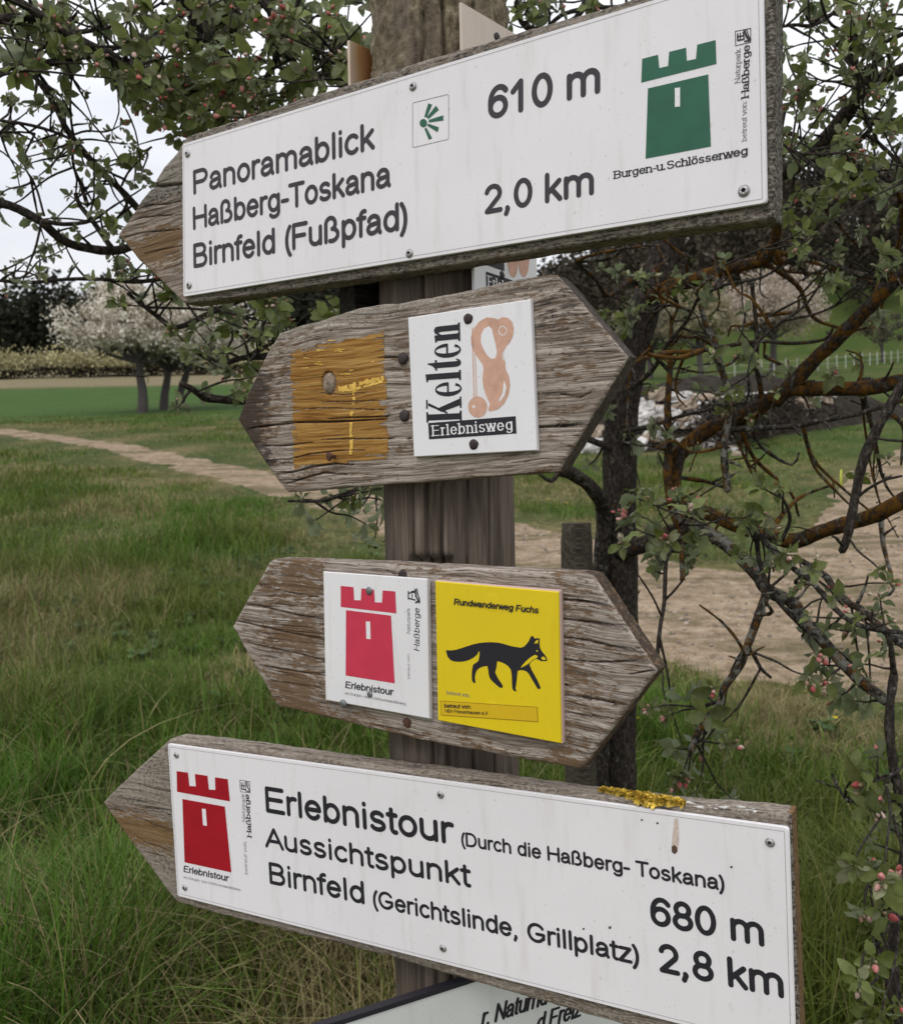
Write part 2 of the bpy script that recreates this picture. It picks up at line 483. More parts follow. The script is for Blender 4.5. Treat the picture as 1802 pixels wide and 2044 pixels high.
def seg_dist(x, y, poly):
    """distance of points to an open polyline, and position along it 0..1"""
    best = np.full(np.shape(x), 1e9); pos = np.zeros(np.shape(x)); n = len(poly) - 1
    for i in range(n):
        a, b = poly[i], poly[i + 1]; d = b - a; L2 = max(d @ d, 1e-12)
        t = np.clip(((x - a[0]) * d[0] + (y - a[1]) * d[1]) / L2, 0, 1)
        q = np.hypot(x - a[0] - t * d[0], y - a[1] - t * d[1])
        k = q < best
        best = np.where(k, q, best); pos = np.where(k, (i + t) / n, pos)
    return best, pos

def crack_depth(u, v, cracks):
    z = np.zeros(np.shape(u))
    for (poly, w, dep) in cracks:
        d, t = seg_dist(u, v, poly)
        ww = w * .62 * (0.25 + 0.75 * np.sin(np.pi * np.clip(t * .9 + .05, 0, 1)))
        z = np.minimum(z, -dep * np.exp(-(d / ww) ** 2))
    return z

def grain(u, v, seed, amp):
    w = fbm(u * 5, v * 9, seed + 3, 2) * .02
    g = fbm(u * 9, (v + w) * 210, seed, 4) - .5
    l = fbm(u * 6, v * 14, seed + 9, 3) - .5
    return amp * (g * 1.0) + .0012 * l

def front_z(u, v, seed, cracks, amp=.0011):
    return grain(u, v, seed, amp) + crack_depth(u, v, cracks)

def make_board(fr, top, bot, seed, cracks, mat, parent, tint=None, round_=.006, rough=.0016, amp=.0011, thick=BT):
    """solid board from its upper and lower outline (measured points, left to right)"""
    T = fr.uvs(top); B = fr.uvs(bot)
    u0, u1 = max(T[0, 0], B[0, 0]), min(T[-1, 0], B[-1, 0])
    nu, nv = int((u1 - u0) / .0028), 170
    side_u = None
    U = np.unique(np.concatenate([np.linspace(u0, u1, nu), [t for t in T[1:-1, 0]], [t for t in B[1:-1, 0]]]))
    hi = np.interp(U, T[:, 0], T[:, 1]); lo = np.interp(U, B[:, 0], B[:, 1])
    hi = hi + rough * (fbm(U * 60, U * 0, seed, 4) - .5) * 2; lo = lo + rough * (fbm(U * 60, U * 0 + 3, seed, 4) - .5) * 2
    hi = np.maximum(hi, lo + .0005)
    tt = np.linspace(0, 1, nv)
    u = np.repeat(U[:, None], nv, 1); v = lo[:, None] + (hi - lo)[:, None] * tt[None]
    sl_h = np.abs(np.gradient(hi, U)); sl_l = np.abs(np.gradient(lo, U))
    d = np.minimum((hi[:, None] - v) / np.hypot(1, sl_h)[:, None], (v - lo[:, None]) / np.hypot(1, sl_l)[:, None])
    d = np.minimum(d, np.minimum(u - u0 + .001, u1 - u))
    e = np.clip(1 - d / round_, 0, 1)
    z = front_z(u, v, seed, cracks, amp) - round_ * .62 * (1 - np.sqrt(np.clip(1 - e * e, 0, 1)))
    nU = len(U)
    Vf = np.stack([u, v, z], -1).reshape(-1, 3)
    idx = np.arange(nU * nv).reshape(nU, nv)
    F = [np.stack([idx[:-1, :-1], idx[1:, :-1], idx[1:, 1:], idx[:-1, 1:]], -1).reshape(-1, 4)]
    ringi = np.concatenate([idx[:, 0], idx[-1, 1:], idx[::-1, -1][1:], idx[0, ::-1][1:-1]])
    nr = len(ringi); prev = ringi; off = nU * nv; allV = [Vf]
    ns = 9
    for k in range(1, ns + 1):
        zz = -round_ * .62 + (-(thick - round_ * .6) + round_ * .62) * k / ns
        P = Vf[ringi].copy()
        jit = .0008 * (fbm(np.arange(nr) * .21, np.full(nr, k * .9), seed + 20, 3) - .5) * (1 if k < ns else 2)
        c = np.array([(u0 + u1) / 2, (hi.mean() + lo.mean()) / 2])
        dv = P[:, :2] - c; dv /= np.maximum(np.hypot(dv[:, 0], dv[:, 1]), 1e-6)[:, None]
        P[:, :2] += dv * jit[:, None]
        P[:, 2] = zz
        cur = np.arange(nr) + off
        F.append(np.stack([prev, cur, np.roll(cur, -1), np.roll(prev, -1)], -1))
        allV.append(P); prev = cur; off += nr
    # back: flat strips between the lower and the upper outline
    bl = prev[:nU]; bt = np.concatenate([[prev[nU - 1 + nv - 1]], prev[nU + nv - 1:nU + nv - 1 + nU - 1]])[::-1]
    m = min(len(bl), len(bt))
    F.append(np.stack([bl[:m - 1], bt[:m - 1], bt[1:m], bl[1:m]], -1))
    V = np.concatenate(allV)
    px, py = fr.px(V[:, 0], V[:, 1])
    t = np.zeros((len(V), 3))
    if tint is not None: t = tint(px, py, V)
    return mesh_obj('board', V, np.concatenate(F), mat, parent, True, attrs={'Tint': t})

def slab(pts, z0, z1, bev=.0012, r=0.0):
    """plate with a bevelled face from a convex outline (u, v), counter-clockwise"""
    P = np.array(pts, float)
    if r:
        Q = []
        n = len(P)
        for i in range(n):
            a, b, c = P[i - 1], P[i], P[(i + 1) % n]
            d1 = (a - b) / np.hypot(*(a - b)); d2 = (c - b) / np.hypot(*(c - b))
            for k in range(5):
                w = k / 4
                p1 = b + d1 * r; p2 = b + d2 * r
                Q.append((1 - w) ** 2 * p1 + 2 * w * (1 - w) * b + w * w * p2)
        P = np.array(Q)
    ar = np.sum(P[:, 0] * np.roll(P[:, 1], -1) - P[:, 1] * np.roll(P[:, 0], -1))
    if ar < 0: P = P[::-1]
    n = len(P); c = P.mean(0)
    dirs = P - c; ln = np.hypot(dirs[:, 0], dirs[:, 1])[:, None]
    In = P - dirs / ln * bev * 1.3
    V = [(*p, z0) for p in P] + [(*p, z1 - bev) for p in P] + [(*p, z1) for p in In]
    F = [list(range(n - 1, -1, -1)), [2 * n + i for i in range(n)]]
    for k in (0, 1):
        for i in range(n):
            j = (i + 1) % n
            F.append([k * n + i, k * n + j, (k + 1) * n + j, (k + 1) * n + i])
    return V, F

def flat(pts, z):
    P = np.array(pts, float)
    ar = np.sum(P[:, 0] * np.roll(P[:, 1], -1) - P[:, 1] * np.roll(P[:, 0], -1))
    if ar < 0: P = P[::-1]
    return [(*p, z) for p in P], [list(range(len(P)))]

def lettering(fr, lines, z, mat, parent, name='lettering'):
    """each written line is a part of its own"""
    for ln in lines:
        s, p0, p1, pt = ln[:4]; kw = dict(ln[4]) if len(ln) > 4 else {}
        a, c, t = fr.uv(p0, z), fr.uv(p1, z), fr.uv(pt, z)
        e = c - a; L = np.hypot(*e); e /= L; nrm = np.array([-e[1], e[0]])
        cap = abs((t - a) @ nrm)
        V, F = text_geo(s, L, cap, kw.pop('w', .175), **kw)
        W = np.concatenate([a + V[:, :1] * e + V[:, 1:2] * nrm, V[:, 2:] + z], 1)
        o = mesh_obj(name, W, F, mat, parent)
    return o

def polys(fr, plist, z, mat, parent, name, split=False):
    if split: return [polys(fr, [p], z + i * 3e-5, mat, parent, name) for i, p in enumerate(plist)][-1]
    b = Buf()
    for i, p in enumerate(plist):
        V, F = flat(fr.uvs(p, z), z + i * 3e-5)
        b.add(V, F)
    return b.obj(name, mat, parent)

def dome(fr, px, rad, z, mat, parent, name, hgt=.0022, tilt=(0, 0), rough=0.0, sh=None):
    """nail head: a low uneven dome on a short shank"""
    u, v = fr.uv(px, z + hgt)
    b = Buf(); n = 18
    prof = [(1.0, -.6), (1.03, .1), (.96, .5), (.7, .88), (.35, 1.0)]
    V = []
    for (r_, h_) in prof:
        for k in range(n):
            a = 2 * math.pi * k / n
            rr = rad * r_ * (1 + rough * math.sin(3 * a + u * 900) + rough * math.sin(5 * a))
            x, y = rr * math.cos(a), rr * math.sin(a)
            V.append((u + x, v + y, z + hgt * h_ + tilt[0] * x + tilt[1] * y))
    F = []
    for j in range(len(prof) - 1):
        for k in range(n):
            F.append([j * n + k, j * n + (k + 1) % n, (j + 1) * n + (k + 1) % n, (j + 1) * n + k])
    F.append([(len(prof) - 1) * n + k for k in range(n)])
    if sh:
        o = len(V)
        for zz in (z - sh, z):
            for k in range(8):
                a = 2 * math.pi * k / 8
                V.append((u + rad * .4 * math.cos(a), v + rad * .4 * math.sin(a), zz))
        for k in range(8): F.append([o + k, o + (k + 1) % 8, o + 8 + (k + 1) % 8, o + 8 + k])
    b.add(V, F)
    return b.obj(name, mat, parent, True)

def screw(fr, px, rad, z, mat, dark, parent, mat_w=None):
    """pan head screw with a six-lobed recess"""
    u, v = fr.uv(px, z + .0015)
    n = 24
    V, F = [], []
    prof = [(1.25, 0), (1.25, .0006), (1.0, .0008), (1.0, .0014), (.85, .0024), (.45, .003), (.36, .0012), (.01, .0008)]
    for (r_, h_) in prof:
        for k in range(n):
            a = 2 * math.pi * k / n
            rr = rad * r_
            if r_ in (.45, .36): rr *= 1 + .22 * math.cos(6 * a)
            V.append((u + rr * math.cos(a), v + rr * math.sin(a), z + h_))
    for j in range(len(prof) - 1):
        for k in range(n):
            F.append([j * n + k, j * n + (k + 1) % n, (j + 1) * n + (k + 1) % n, (j + 1) * n + k])
    o = mesh_obj('screw', V, F, mat, parent, False)
    o.data.materials.append(dark)
    for p in o.data.polygons:
        p.use_smooth = True
        if p.index >= 5 * n: p.material_index = 1
    return o

# ---------------------------------------------------------------- materials of the signpost
W_GREY = dict(dark=(.050, .039, .030), mid=(.175, .136, .105), light=(.40, .335, .28))
m_wood1 = wood_mat('weathered_wood', brown=(.17, .095, .035), crust=(.33, .30, .25), seed=1, **W_GREY)
m_wood2 = wood_mat('weathered_wood_silver', dark=(.055, .042, .035), mid=(.215, .168, .132), light=(.50, .43, .37), brown=(.15, .085, .04), crust=(.42, .38, .31), seed=2, bthr=.72)
m_wood3 = wood_mat('weathered_wood_brown', dark=(.055, .044, .036), mid=(.235, .187, .15), light=(.51, .445, .39), brown=(.16, .088, .038), crust=(.42, .37, .33), seed=3, crust_thr=.6, bthr=.735)
m_wood4 = wood_mat('weathered_wood_lichened', brown=(.20, .11, .035), crust=(.38, .33, .27), seed=4, crust_thr=.54, **W_GREY)
m_white = plate_mat('white_sign_face', (.82, .79, .80), 3)
m_white2 = plate_mat('white_plaque_face', (.84, .82, .83), 9, .4)
m_beige = plate_mat('faded_plaque_back', (.60, .51, .43), 21, .5, (.35, .16, .04))
m_yellow = plate_mat('yellow_plaque_face', (.80, .60, .012), 14, .35, (.55, .38, .01))
m_text = plain('engraved_grey', (.045, .038, .045), .55, .3)
m_black = plain('black_print', (.022, .02, .026), .5, .3)
m_greyp = plain('grey_print', (.22, .21, .21), .6, .2)
m_green = plain('green_print', (.012, .105, .055), .35, .4, var=.12, vscale=30)
m_red = plain('red_print', (.36, .008, .02), .3, .4, var=.08, vscale=30)
m_pink = plain('faded_red_print', (.60, .045, .085), .45, .3, var=.06, vscale=40)
m_screw = plain('zinc_screw', (.42, .41, .40), .42, .5, .75, .2, 400)
m_recess = plain('screw_recess', (.03, .028, .026), .6)
m_nail = plain('dark_iron_nail', (.045, .035, .034), .6, .4, .4, .4, 500)
m_zinc = plain('grey_nail', (.20, .21, .21), .5, .4, .6, .3, 500)
m_rust = plain('rusty_nail', (.10, .05, .035), .8, .2, .1, .5, 500)

def tower(fr, Zf, bat, body, win, z, mat, wmat, parent):
    e = polys(fr, [Zf(*bat), Zf(*body)], z, mat, parent, 'tower_emblem')
    polys(fr, [Zf(*win)], z + 8e-5, wmat, e, 'emblem_window')
    return e

def ring_line(fr, pts, w, z, closed=True):
    """thin printed outline through measured points"""
    P = fr.uvs(pts, z); n = len(P); V, F = [], []
    for i in range(n if closed else n - 1):
        a, b = P[i], P[(i + 1) % n]; d = (b - a) / np.hypot(*(b - a)); q = np.array([-d[1], d[0]]) * w / 2
        o = len(V); zz = z + (i % 3) * 6e-6
        V += [(*(a - q - d * w * .4), zz), (*(b - q + d * w * .4), zz), (*(b + q + d * w * .4), zz), (*(a + q - d * w * .4), zz)]
        F.append([o, o + 1, o + 2, o + 3])
    return V, F

def logo(fr, Zf, box, strokes, z, mat, parent, w=.0008, frame=True):
    b = Buf()
    if frame: b.add(*ring_line(fr, Zf(*box), w, z))
    for s, ww in strokes: b.add(*ring_line(fr, Zf(*s), ww, z + 4e-5, False))
    return b.obj('park_logo', mat, parent)

def sign_empty(name, fr, label, cat, group):
    return tag(empty(name, fr.M()), label, cat, group)

G_SIGN = 'wooden direction signs on the post'
G_PLQ = 'small trail plaques on the signpost'
# ---------------------------------------------------------------- post
def make_post():
    nz, na = 420, 220
    z = np.linspace(-.25, 2.42, nz); a = np.linspace(0, 2 * np.pi, na, endpoint=False)
    Zg, Ag = np.meshgrid(z, a, indexing='ij')
    arc = Ag * PR
    rad = PR + .004 * (fbm(Ag * 3 / np.pi, Zg * .8, 5, 3) - .5)
    rad = rad + .0016 * (fbm(arc * 150, Zg * 4, 11, 4) - .5)
    top = 1 / (1 + np.exp(-(Zg - 1.95) * 30))
    rough = fbm(arc * 130, Zg * 130, 21, 3)
    rad = rad + top * .0052 * np.clip(rough - .42, 0, 1) * 3
    # drying cracks, seen from the camera side (angle measured at the axis)
    for (a0, za, zb, w, dep, wob) in ((4.15, .3, 1.62, .0016, .012, .02), (4.38, .3, 1.9, .002, .014, .03), (4.6, .2, 1.52, .002, .016, .04), (4.98, .5, 1.7, .0013, .01, .03), (5.35, .2, 1.6, .0012, .01, .02), (4.02, -.2, 1.0, .0012, .01, .02),
                                      (4.78, 1.84, 2.4, .0022, .016, .10), (4.42, 1.8, 2.4, .0016, .012, .12), (5.25, 1.8, 2.4, .0016, .012, .05)):
        c = a0 + wob * (fbm(Zg * 7, Zg * 0, int(a0 * 10), 3) - .5) * 2
        m = np.clip((Zg - za) / .1, 0, 1) * np.clip((zb - Zg) / .1, 0, 1)
        rad = rad - m * dep * np.exp(-(((Ag - c) * PR) / w) ** 2)
    # old saw notch just above the fox board
    m = np.exp(-((Zg - 1.3965) / .005) ** 4) * (np.abs(Ag - 4.42) < .34)
    rad = rad - .02 * m
    X = POST[0] + rad * np.cos(Ag); Y = POST[1] + rad * np.sin(Ag)
    V = np.stack([X - POST[0], Y - POST[1], Zg], -1).reshape(-1, 3)
    idx = np.arange(nz * na).reshape(nz, na); nx = np.roll(idx, -1, 1)
    F = np.stack([idx[:-1], nx[:-1], nx[1:], idx[1:]], -1).reshape(-1, 4)
    t = np.stack([.3 + .5 * top, .55 * (1 - top) + .0 * Zg, top], -1).reshape(-1, 3)  # G: darker wood below the crusted top, shade under the signs painted in
    m_, nt, b = new_mat('post_wood'); L = nt.links
    g = mathn(nt, 'ADD', mathn(nt, 'MULTIPLY', noise(nt, objvec(nt, (90, 90, 4)), 1.0, 6, .6), .6), mathn(nt, 'MULTIPLY', noise(nt, objvec(nt, (320, 320, 14)), 1.0, 4, .6), .4))
    base = ramp(nt, g, [(.30, (.038, .030, .024)), (.42, (.10, .077, .060)), (.56, (.165, .13, .105)), (.70, (.26, .215, .175))])
    tint = attr(nt, 'Tint'); sp = nt.nodes.new('ShaderNodeSeparateColor'); L.new(tint.outputs['Color'], sp.inputs[0])
    shade_noise = noise(nt, objvec(nt, (14, 14, 3)), 1.0, 4, .6)  # dark patches, denser below the top: wood tone plus painted shade of the signs
    c = mixc(nt, ramp(nt, mathn(nt, 'ADD', shade_noise, mathn(nt, 'MULTIPLY', sp.outputs[1], .12)), [(.54, 0.), (.68, .55)]), base, (.045, .036, .031))
    alg = noise(nt, objvec(nt, (18, 18, 6), (3, 1, 2)), 1.0, 4, .6)
    c = mixc(nt, ramp(nt, alg, [(.56, 0.), (.72, .5)]), c, (.12, .11, .055))
    cr_ = noise(nt, objvec(nt, (85, 85, 85)), 1.0, 7, .7)
    crust = ramp(nt, cr_, [(.3, (.045, .038, .025)), (.48, (.19, .155, .10)), (.6, (.30, .25, .17)), (.75, (.40, .33, .20))])
    c = mixc(nt, mathn(nt, 'MULTIPLY', sp.outputs[2], ramp(nt, noise(nt, objvec(nt, (14, 14, 6)), 1.0, 4, .6), [(.36, .25), (.5, 1.0)])), c, crust)
    L.new(c, b.inputs['Base Color']); b.inputs['Roughness'].default_value = .88; b.inputs['Specular IOR Level'].default_value = .15
    bump(nt, b, mathn(nt, 'ADD', g, mathn(nt, 'MULTIPLY', mathn(nt, 'MULTIPLY', cr_, sp.outputs[2]), 2.0)), .7, .004)
    root = tag(empty('wooden_post', loc=(POST[0], POST[1], 0)), 'thick round weathered wooden post carrying all the direction signs', 'post')
    mesh_obj('post_shaft', V, F, m_, root, True, attrs={'Tint': t})
make_post()

# ---------------------------------------------------------------- top sign: white plate, 610 m / 2,0 km
f1 = Frame(33.5, .1, -.7, 1.87)
s1 = sign_empty('direction_sign', f1, 'topmost arrow sign, its white plate showing 610 m, 2,0 km and a green tower', 'direction sign', G_SIGN)
tip = [(236, 467)]
top1 = tip + [(250, 448), (267, 422), (282, 398), (297, 380), (309, 371), (311, 357), (328, 330), (352, 305), (366, 283)] + [(371, 272), (440, 249), (520, 224), (601, 197), (700, 166), (834, 122), (934, 93), (1034, 63), (1201, 16), (1284, -9), (1400, -44), (1549, -90)]
bot1 = tip + [(277, 519), (323, 562), (352, 590), (369, 606), (400, 603), (560, 580), (780, 547), (1000, 512), (1201, 480), (1400, 452), (1545, 437)]
cr1 = [(f1.uvs(Z1(905, 1106, 960, 1112, 1030, 1104, 1100, 1098)), .0022, .014), (f1.uvs(Z1(760, 1330, 860, 1300, 960, 1290, 1090, 1285)), .001, .006),
       (f1.uvs(Z1(740, 1420, 860, 1390, 990, 1380, 1095, 1370)), .001, .006), (f1.uvs(Z1(820, 1250, 900, 1225, 1000, 1220, 1090, 1200)), .0012, .007), (f1.uvs(Z1(860, 1520, 980, 1490, 1090, 1470)), .001, .005)]
def tint1(px, py, V):
    left = np.clip((380 - px) / 30, 0, 1)
    s = (py - (467 - .25 * (px - 236)))
    br = left * np.exp(-((s - 50) / 45) ** 2) * 1.0
    dk = left * np.exp(-((s + 62) / 20) ** 2) * .9 + np.clip((px - 1520) / 25, 0, 1) * .9 + (1 - left) * .55  # darker at the notch and along the right end
    cr = left * np.clip((-s - 10) / 60, 0, 1) * 1.1 + (1 - left) * .8
    return np.stack([br, dk, cr], -1)
make_board(f1, top1, bot1, 1, cr1, m_wood1, s1, tint1, rough=.0011, round_=.004)
PZ = .0065                                    # front of the plates
q1 = f1.uvs([(363, 287), (1522, -68), (1530, 404), (365, 592)], PZ)
pl1 = mesh_obj('plate', *slab(q1, .0018, PZ, .001, .004), m_white, s1)
b = Buf(); qi = f1.uvs([(365, 592), (1530, 404)], PZ); e = (qi[1] - qi[0]) / np.hypot(*(qi[1] - qi[0]))
TZ = PZ + .0003
lettering(f1, [
    ('Panoramablick', (388, 387), (744, 297), (386.7, 340)),
    ('Ha\u00dfberg-Toskana', (387, 458), (777, 372), (386.3, 413)),
    ('Birnfeld (Fu\u00dfpfad)', (388, 534), (813, 456), (386.7, 487)),
    ('610 m', (978, 237), (1194, 184), (977, 174), dict(w=.185)),
    ('2,0 km', (970, 426), (1182, 387), (969, 371), dict(w=.185)),
], TZ, m_text, pl1)
lettering(f1, [
    ('Burgen-u.Schl\u00f6sserweg', (1226, 356.5), (1491, 308), (1225, 341), dict(w=.2, wh=.12, serif=.19)),
    ('Ha\u00dfberge', (1494, 192.5), (1496.5, 89), (1479, 193), dict(w=.2, wh=.12, serif=.19)),
], TZ, m_black, pl1, 'small_lettering')
lettering(f1, [
    ('betreut von:', (1490, 279.5), (1490, 200), (1479.5, 280), dict(w=.13, wh=.09, serif=.15)),
    ('Naturpark', (1477, 163), (1478, 97), (1466, 163), dict(w=.13, wh=.09, serif=.15)),
], TZ, m_greyp, pl1, 'faint_lettering')
tower(f1, Z3, (240, 350, 335, 325, 343, 405, 395, 393, 402, 308, 503, 283, 508, 362, 562, 350, 570, 265, 680, 237, 685, 380, 235, 492),
      (275, 527, 636, 443, 652, 875, 261, 948), (436, 525, 467, 521, 467, 635, 436, 638), TZ, m_green, m_white, pl1)
LOGO = lambda x0, y0, w, h, sh: ((x0 + .1 * w, y0 + .25 * h, x0 + .1 * w, y0 + .75 * h, x0 + .5 * w, y0 + .75 * h + sh * .3), (x0 + .1 * w, y0 + .5 * h, x0 + .5 * w, y0 + .5 * h), (x0 + .62 * w, y0 + .1 * h, x0 + .68 * w, y0 + .5 * h, x0 + .85 * w, y0 + .9 * h))
logo(f1, Z3, (798, 185, 890, 167, 890, 250, 800, 272), [((812, 200, 812, 235), .0014), ((812, 218, 845, 211), .0012), ((812, 240, 850, 232), .0014), ((845, 190, 850, 232), .0012), ((828, 195, 828, 238), .001), ((852, 178, 862, 210, 882, 240), .002), ((866, 175, 874, 205, 888, 232), .001), ((855, 245, 884, 240), .0016)], TZ, m_black, pl1, .0007)
# viewpoint pictogram
b = Buf()
b.add(*ring_line(f1, Z2(675, 612, 776, 588, 877, 563, 884, 570, 884, 700, 884, 823, 877, 833, 770, 858, 676, 881, 668, 875, 668, 745, 668, 622), .0006, TZ))
pict = b.obj('pictogram', m_greyp, pl1)
th = np.linspace(0, 2 * np.pi, 20, endpoint=False)
dot = [p for t in th for p in (733 + 22 * math.cos(t), 735 + 25 * math.sin(t))]
polys(f1, [Z2(762, 616, 785, 624, 752, 701, 738, 697), Z2(808, 630, 825, 655, 762, 711, 753, 700), Z2(852, 688, 852, 719, 765, 731, 765, 716), Z2(825, 760, 818, 789, 757, 752, 762, 738), Z2(785, 825, 765, 834, 739, 769, 751, 762), Z2(*dot)], TZ + 3e-5, m_green, pict, 'view_rays')
for p in ((373, 306), (376, 569), (823, 171), (816, 505), (1484, 380)): screw(f1, p, .0043 if p[0] < 1000 else .0047, PZ, m_screw, m_recess, pl1)

m_lip = plain('plate_lip_line', (.36, .34, .34), .6)
def lip(fr, pts, pl):
    Q = fr.uvs(pts, PZ); ce = Q.mean(0); b = Buf(); V, F = [], []
    e1 = (Q[1] - Q[0]) / np.hypot(*(Q[1] - Q[0])); e2 = (Q[0] - Q[3]) / np.hypot(*(Q[0] - Q[3])); i_ = .0042
    P = [Q[0] + i_ * e1 - i_ * e2, Q[1] - i_ * e1 - i_ * e2, Q[2] - i_ * e1 + i_ * e2, Q[3] + i_ * e1 + i_ * e2]
    for k in range(4):
        a, c_ = P[k], P[(k + 1) % 4]; d_ = (c_ - a) / np.hypot(*(c_ - a)); q = np.array([-d_[1], d_[0]]) * .00028
        b.add([(*(a - q), PZ + .0002), (*(a + q), PZ + .0002), (*(c_ + q), PZ + .0002), (*(c_ - q), PZ + .0002)][::-1], [[0, 1, 2, 3]])
    b.obj('plate_lip', m_lip, pl)
lip(f1, [(363, 287), (1522, -68), (1530, 404), (365, 592)], pl1)
# ---------------------------------------------------------------- second sign: plain board pointing right
f2 = Frame(32.2, 1.2, .8, 1.615)
s2 = sign_empty('direction_sign', f2, 'second wooden sign from the top, bare grey board with a painted orange square', 'direction sign', G_SIGN)
l2 = [(474, 836)]; r2 = [(1252, 713)]
top2 = l2 + [(500, 772), (526, 717), (541, 690), (557, 664), (590, 652), (632, 642), (706, 617), (754, 608), (800, 604), (870, 591), (946, 576), (1009, 561), (1073, 550), (1098, 546), (1110, 547)] + [(1180, 628)] + r2
bot2 = l2 + [(500, 880), (531, 926), (560, 968), (574, 983), (700, 973), (850, 962), (1000, 951), (1105, 944), (1114, 942)] + r2
c2 = [(f2.uvs(Z5(95, 748, 250, 725, 380, 708, 560, 706, 700, 700, 885, 690)), .0017, .014), (f2.uvs(Z6(40, 786, 75, 786, 200, 780, 270, 770, 380, 760)), .0015, .012),
      (f2.uvs(Z5(280, 992, 400, 970, 480, 945, 600, 930, 700, 938)), .0015, .011), (f2.uvs(Z5(320, 1046, 430, 1010, 540, 980, 660, 990)), .0011, .008), (f2.uvs(Z5(525, 800, 700, 797, 1015, 795)), .0009, .008),
      (f2.uvs(Z5(225, 918, 360, 905, 460, 880, 620, 860, 760, 858)), .001, .009), (f2.uvs(Z5(560, 690, 700, 682, 860, 678, 940, 676)), .0011, .009), (f2.uvs(Z5(830, 360, 940, 356)), .001, .008),
      (f2.uvs(Z5(180, 838, 330, 835, 480, 815)), .001, .009), (f2.uvs(Z6(75, 640, 200, 630, 280, 642, 335, 620)), .0008, .007), (f2.uvs(Z6(340, 432, 430, 428, 480, 424)), .0008, .007),
      (f2.uvs(Z5(520, 600, 700, 596, 870, 590)), .0007, .005), (f2.uvs(Z5(400, 640, 560, 630, 800, 640, 880, 640)), .0007, .005), (f2.uvs(Z5(880, 855, 1010, 850)), .0008, .007), (f2.uvs(Z5(500, 545, 640, 560, 800, 545)), .0006, .004)]
def kn2(u, v):
    k = f2.uv(Z5(566, 497)[0]); x = (u - k[0]) / .0095; y = (v - k[1]) / .013; r_ = np.hypot(x, y)
    return .0016 * np.exp(-(r_ / .8) ** 6) - .004 * np.exp(-((r_ - 1.05) / .14) ** 2)
_ft2 = front_z
def front_z(u, v, seed, cracks, amp=.0011):
    z = _ft2(u, v, seed, cracks, amp)
    return z + kn2(u, v) if seed == 2 else z
def tint2(px, py, V):
    w = 22 * (fbm(px / 22, py / 9, 4, 3) - .5)
    dark = np.clip(1 - (px - 474 + w - .20 * np.abs(py - 838)) / 95, 0, 1) * np.clip((py - 700) / 60, 0, 1) * np.clip((975 - py) / 40, 0, 1)
    brown = np.clip(1 - (px - 500) / 140, 0, 1) * .75
    tr = np.exp(-(((px - 1120) / 90) ** 2 + ((py - 620) / 70) ** 2)) * .7
    upper = np.clip(1 - (py - (640 - .2 * (px - 632))) / 40, 0, 1)
    side = (V[:, 2] < -.005) & (px > 1105)
    cr = np.clip(.15 + .6 * upper + .35 * np.clip((620 - px) / 100, 0, 1) - 1.2 * dark, -.3, 1)
    return np.stack([np.maximum(brown, .3 + tr * .5), np.where(side, 1.0, np.maximum(dark * 1.3, .2 + .45 * tr)), np.where(side, 0, cr)], -1)
make_board(f2, top2, bot2, 2, c2, m_wood2, s2, tint2, rough=.0014, amp=.0014, round_=.0045)

def patch(fr, seed, cracks, corners, mat, parent, name, off, wob, nu=110, nv=110, tint=None):
    """coat of paint that follows the relief of a board"""
    Q = fr.uvs(corners)            # TL TR BR BL
    s_, t_ = np.meshgrid(np.linspace(0, 1, nu), np.linspace(0, 1, nv), indexing='ij')
    bl = lambda a, b, c, d: (a * (1 - s_)[..., None] + b * s_[..., None]) * t_[..., None] + (d * (1 - s_)[..., None] + c * s_[..., None]) * (1 - t_)[..., None]
    P = bl(Q[0], Q[1], Q[2], Q[3])
    u, v = P[..., 0], P[..., 1]
    eu = np.clip(1 - np.minimum(s_, 1 - s_) * 14, 0, 1); ev = np.clip(1 - np.minimum(t_, 1 - t_) * 14, 0, 1)
    v = v + wob * (fbm(u * 90, t_ * 0, seed + 31, 4) - .5) * 2 * ev; u = u + wob * .6 * (fbm(v * 150, s_ * 0, seed + 32, 4) - .5) * 2 * eu
    z = front_z(u, v, seed, cracks, .0014) + off
    idx = np.arange(nu * nv).reshape(nu, nv)
    F = np.stack([idx[:-1, :-1], idx[1:, :-1], idx[1:, 1:], idx[:-1, 1:]], -1)
    wear = fbm(u * 45 + 9, v * 420 + 9, seed + 40, 4); thr = .20 + .26 * np.maximum(np.clip(1 - np.minimum(s_, 1 - s_) * 11, 0, 1), np.clip(1 - np.minimum(t_, 1 - t_) * 16, 0, 1)) + .10 * (z - off < -.0022)
    F = F[(wear > thr)[:-1, :-1]].reshape(-1, 4)
    return mesh_obj(name, np.stack([u, v, z], -1).reshape(-1, 3), F, mat, parent, True, attrs={'Tint': np.zeros(3)})
m_orange = wood_mat('orange_trail_paint', dark=(.10, .042, .012), mid=(.27, .125, .026), light=(.42, .24, .07), brown=(.30, .12, .02), crust=(.5, .36, .12), seed=6, crust_thr=.66, bstr=.5)
m_ypaint = plain('yellow_trail_paint', (.72, .46, .10), .7, .2, var=.25, vscale=200)
patch(f2, 2, c2, Z5(360, 330, 862, 225, 890, 905, 378, 955), m_orange, s2, 'paint_square', .0004, .0042, 150, 260)
m_knot = plain('knot_wood', (.27, .21, .16), .85, .1, var=.6, vscale=160)
kp = [p for t in th for p in (566 + 37 * math.cos(t), 497 + 52 * math.sin(t))]
Vk, Fk = flat(f2.uvs(Z5(*kp)), 0)
ku = f2.uv(Z5(566, 497)[0])
Vk = []; Fk = []
